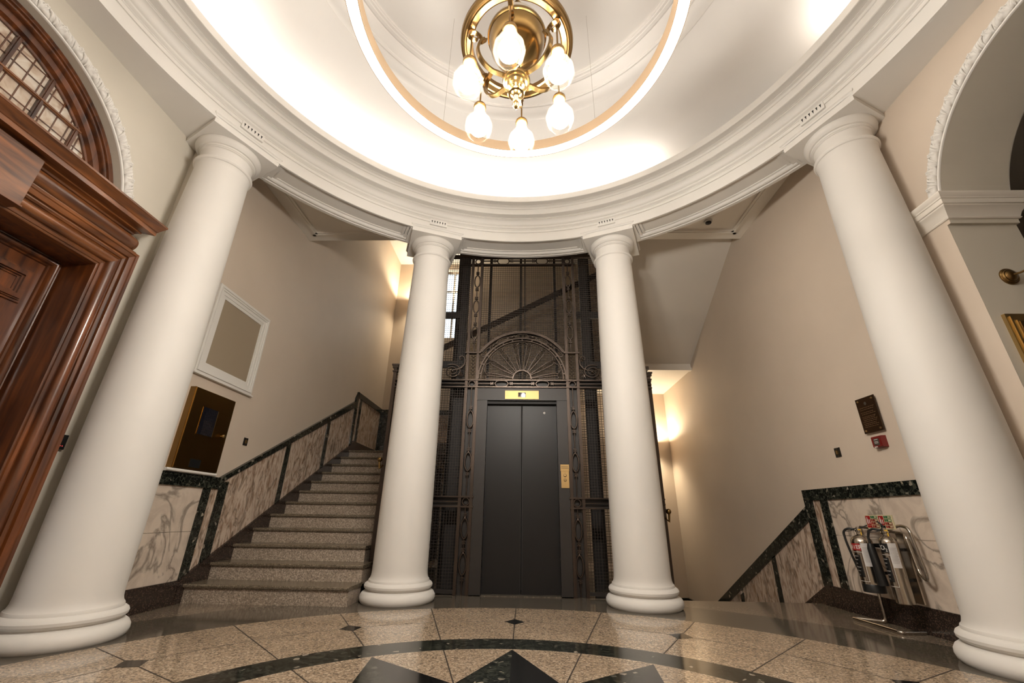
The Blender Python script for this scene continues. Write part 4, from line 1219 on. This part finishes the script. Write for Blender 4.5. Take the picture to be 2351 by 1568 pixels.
# impost moulding on the right arch
imp = [(-0.03, 2.752), (0.0, 2.752), (0.010, 2.754), (0.016, 2.762), (0.012, 2.770), (0.014, 2.774), (0.022, 2.80), (0.040, 2.828), (0.052, 2.838), (0.054, 2.848), (0.062, 2.850), (0.064, 2.856), (0.064, 2.886), (0.070, 2.888),
       (0.072, 2.898), (0.084, 2.912), (0.088, 2.926), (0.086, 2.936), (0.0, 2.940)]
mb = MB()
for s in (-1, 1):
    path = [(DR, s*1.36, 0, 1), (DR, s*0.974, 1, 1), (3.57, s*0.974, 1, 1), (3.57, s*1.3, 1, 1)]
    dirs = [(-1, 0), (-1, -s), (1, -s), (1, 0)]
    vs = []
    for (px, py, _, _), (dx, dy) in zip(path, dirs):
        for o, z in imp: vs.append((px+dx*o, py+dy*o, z))
    nn = len(imp); fs = []
    for k in range(3):
        for i in range(nn-1): fs.append((k*nn+i, (k+1)*nn+i, (k+1)*nn+i+1, k*nn+i+1))
    mb.add(vs, fs)
struct('trim_8', mb, M['soff'], 'moulded impost band at the springing of the open arch', 'moulding', angle=25)

# ------------------------------------------------------------------ borrowed light window on the left wall
t = thing('window_1', 'cream framed internal window with a plain beige pane on the left stair wall', 'window', (XL, 2.43, 2.38), kind='structure')
y0, y1, z0, z1 = 2.0, 2.865, 1.925, 2.84
b = MB()
for d0, d1, x in ((0.0, 0.022, 0.020), (0.022, 0.032, 0.030), (0.032, 0.052, 0.022), (0.052, 0.085, 0.014), (0.085, 0.118, 0.008)):
    b.box(XL, XL+x, y0+d0, y1-d0, z1-d1, z1-d0); b.box(XL, XL+x, y0+d0, y1-d0, z0+d0, z0+d1)
    b.box(XL, XL+x, y0+d0, y0+d1, z0+d1, z1-d1); b.box(XL, XL+x, y1-d1, y1-d0, z0+d1, z1-d1)
b.box(XL, XL+0.036, y0-0.01, y1+0.010, z0-0.014, z0-0.0005)
b.build('window_frame', M['white'], t, smooth=False)
b = MB(); b.box(XL-0.002, XL+0.003, y0+0.115, y1-0.115, z0+0.115, z1-0.115); b.build('pane', M['frost'], t, smooth=False)

# ------------------------------------------------------------------ brass cabinet
t = thing('wall_cabinet', 'tall brass wall cabinet with a small dark window beside the foot of the stairs', 'cabinet', (XL, 2.33, 1.08))
b = MB(); b.box(XL, XL+0.05, 2.045, 2.600, 1.080, 1.790); b.build('cabinet_body', M['brass2'], t, smooth=False)
b = MB(); b.box(XL+0.05, XL+0.062, 2.050, 2.595, 1.085, 1.785); b.build('cabinet_door', M['brassp'], t, smooth=False); dr = bpy.data.objects['cabinet_door']
b = MB(); b.box(XL+0.062, XL+0.0635, 2.190, 2.398, 1.386, 1.642); b.build('door_window', M['glassd'], dr, smooth=False)
b = MB()
for a in ((2.186, 2.402, 1.638, 1.646), (2.186, 2.402, 1.382, 1.390), (2.186, 2.194, 1.382, 1.646), (2.394, 2.402, 1.382, 1.646)): b.box(XL+0.062, XL+0.066, *a)
b.build('window_bezel', M['brassp'], dr, smooth=False)
b = MB(); b.box(XL+0.062, XL+0.0635, 2.215, 2.35, 1.102, 1.174); b.build('letter_slot', M['blackp'], dr, smooth=False)
b = MB(); b.lathe([(0.006, 0), (0.006, 0.014), (0.014, 0.02), (0.016, 0.030), (0.012, 0.038), (0.0005, 0.041)], (XL+0.062, 2.515, 1.422), 20, axis='x'); b.build('cabinet_knob', M['brassl'], dr)
mb = MB(); mb.prism([(XL, 1.052), (XL+0.055, 1.052), (XL+0.066, 1.058), (XL+0.068, 1.068), (XL+0.060, 1.078), (XL, 1.079)], XZ, 1.99, 2.60)
obj('ledge', mb, M['white'], 'slim cream ledge under the brass wall cabinet', 'ledge')

# ------------------------------------------------------------------ switches, reader
def plate(xw, s, yc, zc, hy, hz, label, group):
    t = thing('switch_plate', label, 'switch', (xw, yc, zc), group)
    b = MB(); x = xw+s*0.006; b.box(xw, x, yc-hy, yc+hy, zc-hz, zc+hz); b.build('plate', M['blackp'], t, smooth=False)
    b = MB(); b.prism([(yc-0.012, zc+0.012), (yc-0.006, zc+0.019), (yc+0.006, zc+0.019), (yc+0.012, zc+0.012), (yc+0.008, zc-0.018), (yc-0.008, zc-0.018)], YZ, x, x+s*0.010)
    for dz in (0.032, -0.030): b.lathe([(0.003, 0), (0.0005, s*0.002)], (x, yc, zc+dz), 8, axis='x')
    b.build('rocker', M['brassl'], t, smooth=False)
plate(XL, 1, 2.994, 1.446, 0.034, 0.040, 'small black switch plate on the left stair wall beside the brass cabinet', 'switch plates')
plate(XR, -1, 2.548, 1.334, 0.036, 0.042, 'small black switch plate on the right stair wall below the plaque', 'switch plates')
t = thing('card_reader', 'small black card reader on the pale wall beside the mahogany doorway', 'card reader', (DL, 1.24, 1.16))
b = MB(); b.box(DL, DL+0.022, 1.196, 1.268, 1.112, 1.208); b.build('housing', M['blackp'], t, smooth=False)
for y, mm in ((1.222, 'ledg'), (1.236, 'ledr'), (1.250, 'ledr')):
    b = MB(); b.box(DL+0.022, DL+0.0235, y-0.003, y+0.003, 1.132, 1.137); b.build('indicator_light', M[mm], t, smooth=False)

# ------------------------------------------------------------------ plaque and alarm on the right wall
t = thing('wall_plaque', 'dark brown engraved plaque on four brass studs on the right stair wall', 'plaque', (XR, 2.03, 1.58))
b = MB(); b.box(XR-0.028, XR-0.020, 1.930, 2.135, 1.430, 1.723); b.build('plate', plain('dark_bronze_plate', (0.045, 0.022, 0.010), 0.25, 0.4, var=0.2), t, smooth=False)
for y, z in ((1.955, 1.450), (2.110, 1.450), (1.955, 1.700), (2.110, 1.700)):
    b = MB(); b.lathe([(0.009, 0.02), (0.009, -0.001), (0.006, -0.006), (0.0005, -0.007)], (XR-0.029, y, z), 16, axis='x'); b.build('stud', M['brassl'], t)
b = MB()
for i, z in enumerate((1.640, 1.624, 1.600, 1.586, 1.564, 1.552, 1.538, 1.524, 1.508, 1.494, 1.480)):
    y = 1.955+0.01*(i % 3)
    while y < 2.105:
        wl = random.uniform(0.008, 0.022); b.box(XR-0.0286, XR-0.0279, y, min(y+wl, 2.11), z-0.0018, z+0.0018); y += wl+0.006
b.build('engraving', plain('engraved_line', (0.12, 0.07, 0.035), 0.4), t, smooth=False)
b = MB(); b.lathe([(0.014, -0.001), (0.0005, -0.0012)], (XR-0.0282, 2.035, 1.672), 20, axis='x'); b.build('crest', M['inkd'], t)
t = thing('fire_alarm_point', 'red fire alarm call point under the plaque on the right wall', 'fire alarm', (XR, 2.02, 1.345))
b = MB(); b.prism([(XR, 1.300), (XR-0.040, 1.304), (XR-0.046, 1.31), (XR-0.046, 1.385), (XR-0.040, 1.391), (XR, 1.393)], XZ, 1.966, 2.066); b.build('housing', M['redp'], t, smooth=False)
b = MB(); b.box(XR-0.048, XR-0.046, 1.99, 2.046, 1.318, 1.372); b.build('break_panel', M['inkd'], t, smooth=False)
b = MB()
for z in (1.362, 1.345, 1.335): b.box(XR-0.0488, XR-0.048, 2.0, 2.038, z, z+0.004)
b.box(XR-0.049, XR-0.046, 2.02, 2.05, 1.303, 1.311)
b.build('panel_print', M['inkw'], t, smooth=False)

# ------------------------------------------------------------------ wall lamps
def sconce(name, loc, label, power, d=(0, -1), cup=True):
    t = thing(name, label, 'wall lamp', loc, 'stairwell lamps')
    x, y, z = loc
    b = MB(); b.lathe([(0.05, 0), (0.05, -0.01), (0.03, -0.02), (0.0005, -0.022)], (x, y, z), 24, axis='y'); b.build('back_plate', M['brass2'], t)
    b = MB(); b.tube([(x, y-0.02, z), (x, y-0.08, z-0.02), (x, y-0.14, z-0.03), (x, y-0.16, z-0.005)], 0.007, 8); b.build('arm', M['brass2'], t)
    b = MB(); b.lathe([(0.01, -0.03), (0.05, -0.02), (0.085, 0.01), (0.10, 0.05), (0.105, 0.055), (0.098, 0.05), (0.08, 0.012), (0.045, -0.012), (0.01, -0.02)], (x, y-0.16, z+0.03), 32); b.build('bowl_shade', M['brass2'], t)
    l = bpy.data.lights.new('lamp_light', 'POINT'); l.energy = power; l.color = (1.0, 0.84, 0.60); l.shadow_soft_size = 0.02
    lo = bpy.data.objects.new('lamp_light', l); C.objects.link(lo); lo.parent = t; lo.location = (0, -0.16, 0.068)
    s2 = bpy.data.lights.new('lamp_glow', 'SPOT'); s2.energy = power*1.1; s2.color = (1.0, 0.84, 0.60); s2.shadow_soft_size = 0.12; s2.spot_size = R(130); s2.spot_blend = 1.0
    so = bpy.data.objects.new('lamp_glow', s2); C.objects.link(so); so.parent = t; so.location = (0, -0.16, -0.06)
sconce('wall_lamp', (-2.35, YE, 5.33), 'brass uplighter bowl on the far wall high above the left stairs', P_SCONCE)
sconce('wall_lamp', (2.50, YE, 2.08), 'brass uplighter bowl on the far wall beyond the right stairs', P_SCONCE)
t = thing('wall_lamp', 'brass wall lamp on the inner face of the open arch', 'wall lamp', (3.33, 1.0, 2.29))
b = MB(); b.lathe([(0.062, 0.0), (0.062, -0.006), (0.055, -0.012), (0.052, -0.010), (0.046, -0.018), (0.040, -0.018), (0.034, -0.026), (0.020, -0.034), (0.0005, -0.036)], (3.335, 1.0, 2.29), 32, axis='y'); b.build('back_plate', M['brass2'], t)
b = MB(); b.tube([(3.335, 0.97, 2.29), (3.345, 0.93, 2.285), (3.37, 0.88, 2.30), (3.40, 0.84, 2.34), (3.42, 0.82, 2.39)], 0.007, 8); b.build('arm', M['brass2'], t)
# plaque on the arch lining
t = thing('wall_plaque', 'stepped brass plaque on the inner face of the open arch', 'plaque', (3.3, 1.0, 1.5))
b = MB()
for d0, x0, x1, z0, z1, y in ((0, 3.160, 3.53, 1.00, 2.00, 0.022), (1, 3.180, 3.51, 1.02, 1.98, 0.030), (2, 3.205, 3.485, 1.05, 1.95, 0.036)):
    b.box(x0, x1, 1.0-y, 1.0, z0, z1)
b.build('plate', brass('plaque_brass', (0.40, 0.27, 0.11), 0.35), t, smooth=False)
b = MB(); b.box(3.215, 3.475, 0.960, 0.965, 1.06, 1.94); b.build('plaque_face', brass('plaque_face_brass', (0.22, 0.14, 0.06), 0.4), t, smooth=False)

# ------------------------------------------------------------------ smoke detector
t = thing('smoke_detector', 'small grey smoke detector on the right side ceiling', 'smoke detector', (2.40, 2.90, HC))
b = MB(); b.lathe([(0.050, 0), (0.050, -0.012), (0.042, -0.020), (0.036, -0.022)], (2.40, 2.90, HC), 24); b.build('base', M['greyp'], t)
b = MB(); b.lathe([(0.036, -0.020), (0.036, -0.036), (0.024, -0.044), (0.0005, -0.046)], (2.40, 2.90, HC), 24); b.build('sensor', M['dark'], t)

# ------------------------------------------------------------------ fire extinguishers
def rounded(pts, r=0.03, n=5):
    out = []
    P = [Vector(p) for p in pts]
    for i, p in enumerate(P):
        if i in (0, len(P)-1): out.append(tuple(p)); continue
        a = (P[i-1]-p).normalized(); c = (P[i+1]-p).normalized(); rr = min(r, (P[i-1]-p).length/2, (P[i+1]-p).length/2)
        s, e = p+a*rr, p+c*rr
        for k in range(n+1):
            q = k/n; out.append(tuple((1-q)**2*s+2*q*(1-q)*p+q*q*e))
    return out
def text_mesh(s, size, name, mat, parent, fn, bold=0.0):
    cu = bpy.data.curves.new(name, 'FONT'); cu.body = s; cu.size = size; cu.offset = bold; cu.resolution_u = 3
    tmp = bpy.data.objects.new(name+'_tmp', cu); C.objects.link(tmp)
    dg = bpy.context.evaluated_depsgraph_get()
    me = bpy.data.meshes.new_from_object(tmp.evaluated_get(dg))
    bpy.data.objects.remove(tmp)
    xs = [v.co.x for v in me.vertices]; ys = [v.co.y for v in me.vertices]
    cx, cy = (min(xs)+max(xs))/2, (min(ys)+max(ys))/2
    o0 = worldloc(parent)
    for v in me.vertices:
        v.co = Vector(fn(v.co.x-cx, v.co.y-cy))-o0
    me.materials.clear(); me.materials.append(mat)
    ob = bpy.data.objects.new(name, me); C.objects.link(ob); ob.parent = parent
    return ob

def cyl_patch(b, c, r, a0, a1, z0, z1, n=14):
    b.lathe([(r, z0), (r, z1)], (c[0], c[1], 0), n, a0, a1)

def extinguisher(c, r, z0, z1, label, kind, facing):
    t = thing('fire_extinguisher', label, 'fire extinguisher', (c[0], c[1], z0), 'steel fire extinguishers')
    x, y = c; H = z1-z0
    b = MB()
    pr = [(0.0005, z0), (r-0.008, z0), (r, z0+0.006), (r, z1-r*0.75), (r*0.97, z1-r*0.55), (r*0.85, z1-r*0.30), (r*0.6, z1-r*0.10), (0.028, z1), (0.020, z1+0.006), (0.019, z1+0.028)]
    b.lathe(pr, (x, y, 0), 48); b.build('cylinder', M['steel'], t)
    cyl = [q for q in bpy.data.objects if q.name.startswith('cylinder')][-1]
    if kind == 'water':
        b = MB(); b.lathe([(r+0.002, z0+0.001), (r+0.002, z0+0.055), (r+0.0005, z0+0.058)], (x, y, 0), 48); b.build('base_skirt', M['blackp'], t)
    # valve head
    b = MB(); b.lathe([(0.019, z1+0.02), (0.024, z1+0.024), (0.024, z1+0.036), (0.015, z1+0.040), (0.013, z1+0.06), (0.0005, z1+0.062)], (x, y, 0), 20); b.build('valve', M['chrome'], t)
    f = Vector((math.cos(facing), math.sin(facing), 0))
    sd = Vector((-f.y, f.x, 0))
    p0 = Vector((x, y, z1+0.045))
    b = MB()
    b.tube([p0-sd*0.035, p0+sd*0.03+Vector((0, 0, 0.012)), p0+sd*0.085+Vector((0, 0, 0.038))], 0, flat=(0.016, 0.008, f)) if kind == 'water' else \
        b.tube([p0-sd*0.02, p0+Vector((0, 0, 0.025)), p0-sd*0.03+Vector((0, 0, 0.06))], 0, flat=(0.016, 0.010, f))
    b.tube([p0-sd*0.03-Vector((0, 0, 0.006)), p0-sd*0.06-Vector((0, 0, 0.016)), p0-sd*0.10-Vector((0, 0, 0.020))], 0, flat=(0.016, 0.005, f))
    b.build('handle', M['blackp'], t, smooth=False)
    b = MB(); q = p0+f*0.016+sd*0.02
    b.add([q, q-sd*0.022, q-sd*0.026-Vector((0, 0, 0.045)), q+sd*0.000-Vector((0, 0, 0.045))], [(0, 1, 2, 3)]); b.build('safety_tag', M['yellow'], t, smooth=False)
    # labels round the body
    def cyl_fn(ac, zc, rr):
        return lambda u, v: (x+rr*math.cos(ac+u/rr), y+rr*math.sin(ac+u/rr), zc+v)
    b = MB()
    zt = z1-r*0.85
    if kind == 'water':
        cyl_patch(b, c, r+0.0008, facing-1.15, facing-0.02, zt-0.050, zt); b.build('name_band', M['redl'], cyl)
        text_mesh('WATER', 0.040, 'lettering', M['inkw'], cyl, cyl_fn(facing-0.80, zt-0.025, r+0.0014), 0.0008)
    else:
        cyl_patch(b, c, r+0.0008, facing-1.25, facing+0.05, zt-0.062, zt); b.build('name_band', M['blackp'], cyl)
        text_mesh('CO', 0.046, 'lettering', M['inkw'], cyl, cyl_fn(facing-0.92, zt-0.028, r+0.0014), 0.0006)
        text_mesh('2', 0.028, 'lettering', M['inkw'], cyl, cyl_fn(facing-0.22, zt-0.044, r+0.0014), 0.0006)
    b = MB(); cyl_patch(b, c, r+0.0012, facing+0.02, facing+0.92, zt-0.16, zt+0.004); b.build('service_label', M['paper'], cyl)
    b = MB()
    for i in range(12): cyl_patch(b, c, r+0.0016, facing+0.10, facing+0.84-0.1*(i % 2), zt-0.03-0.009*i, zt-0.0285-0.009*i, 8)
    b.build('label_print', M['inkd'], cyl)
    zz0, zz1 = z0+0.075, zt-0.060
    if kind != 'water': zz0, zz1 = z0+0.11, zt-0.075
    b = MB(); cyl_patch(b, c, r+0.0006, facing-1.2, facing-0.30, zz0+0.03, zz1-0.02); b.build('instruction_panel', M['blackp'], cyl)
    b = MB()
    cyl_patch(b, c, r+0.0013, facing-0.02, facing+0.02, zz0, zz1, 2); cyl_patch(b, c, r+0.0013, facing-1.2, facing+0.02, zz0, zz0+0.003); cyl_patch(b, c, r+0.0013, facing-1.2, facing+0.02, zz1-0.003, zz1)
    for i in range(7):
        z = zz1-0.03-0.026*i
        if z < zz0+0.04: break
        cyl_patch(b, c, r+0.0014, facing-1.1, facing-0.45-0.15*(i % 3), z-0.003, z, 6)
    b.build('instruction_print', M['inkw'], cyl)
    return t, cyl
FW = math.atan2(CAM.y-2.27, CAM.x-2.78)-0.22
t, cy_ = extinguisher((2.775, 2.275), 0.072, 0.236, 0.640, 'steel water fire extinguisher with a red band and black foot, left on the stand', 'water', FW)
b = MB(); b.tube(rounded([(2.76, 2.30, 0.680), (2.735, 2.335, 0.690), (2.715, 2.372, 0.665), (2.715, 2.365, 0.58), (2.735, 2.358, 0.45), (2.75, 2.35, 0.36)], 0.05), 0.009, 8); b.build('hose', M['blackp'], t)
t, cy_ = extinguisher((2.80, 2.035), 0.057, 0.196, 0.640, 'slim steel carbon dioxide fire extinguisher with a black horn, right on the stand', 'co2', FW)
b = MB(); b.tube([(2.785, 2.06, 0.682), (2.76, 2.10, 0.69), (2.745, 2.125, 0.675), (2.735, 2.135, 0.63), (2.735, 2.135, 0.57)], 0.009, 8); b.build('hose', M['blackp'], t)
b = MB(); b.tube([(2.735, 2.135, 0.585), (2.735, 2.135, 0.55), (2.740, 2.130, 0.42), (2.745, 2.128, 0.30)], [0.018, 0.026, 0.030, 0.034], 16); b.build('discharge_horn', M['blackp'], t)
# stand
t = thing('extinguisher_stand', 'chrome tube floor stand holding two fire extinguishers and a sign', 'stand', (2.87, 2.3, 0))
b = MB(); b.tube(rounded([(2.915, 2.44, 0.70), (2.915, 2.44, 0.013), (2.735, 2.56, 0.013), (2.74, 2.08, 0.013), (2.925, 2.10, 0.013)]), 0.012, 12); b.build('base_frame', M['chrome'], t)
b = MB(); b.tube(rounded([(2.90, 2.20, 0.66), (2.88, 1.98, 0.72), (2.87, 1.895, 0.70), (2.87, 1.865, 0.40), (2.88, 1.89, 0.36), (2.90, 1.96, 0.40), (2.915, 2.0, 0.66), (2.915, 2.44, 0.70)], 0.04), 0.011, 12); b.build('side_loop', M['chrome'], t)
b = MB(); b.tube([(2.90, 2.03, 0.20), (2.90, 2.03, 0.66)], 0, flat=(0.07, 0.012, (0, 1, 0))); b.build('back_plate', M['steel'], t, smooth=False)
b = MB()
for (y, z, x0, r_) in ((2.275, 0.36, 2.775, 0.08), (2.275, 0.56, 2.775, 0.08), (2.035, 0.34, 2.80, 0.065), (2.035, 0.54, 2.80, 0.065)):
    b.box(x0+r_-0.012, 2.915, y-0.01, y+0.01, z, z+0.02)
b.box(2.905, 2.92, 2.0, 2.45, 0.55, 0.57)
b.build('hook', M['blackp'], t, smooth=False)
b = MB(); b.box(2.806, 2.812, 1.935, 2.205, 0.690, 0.790); b.box(2.81, 2.91, 2.06, 2.08, 0.70, 0.71); sg = b.build('sign_board', M['sign'], t, smooth=False, label='cream sign with two printed fire instructions')
XS = 2.805
def sq(name, mat, y0, y1, z0, z1, x=XS):
    b = MB(); b.box(x-0.0008, x, y0, y1, z0, z1); b.build(name, M[mat], sg, smooth=False)
for k, (ya, band) in enumerate(((2.200, 'redl'), (2.068, 'blackp'))):
    sq('sign_print', 'redl', ya-0.048, ya, 0.718, 0.784)
    sq('sign_print', band, ya-0.048, ya, 0.698, 0.715)
    sq('sign_print', 'inkw', ya-0.021, ya-0.009, 0.726, 0.762, XS-0.0006); sq('sign_print', 'inkw', ya-0.018, ya-0.012, 0.762, 0.774, XS-0.0006)
    sq('sign_print', 'inkw', ya-0.038, ya-0.030, 0.728, 0.758, XS-0.0006)
    for i in range(4):
        z = 0.766-0.0225*i
        sq('sign_print', 'greenl' if i < 1+k else 'redl', ya-0.068, ya-0.054, z, z+0.018)
        sq('sign_print', 'greenl' if i < 1+k else 'redp', ya-0.120, ya-0.072, z, z+0.018)
        sq('sign_print', 'sign', ya-0.116, ya-0.092, z+0.005, z+0.014, XS-0.0006)
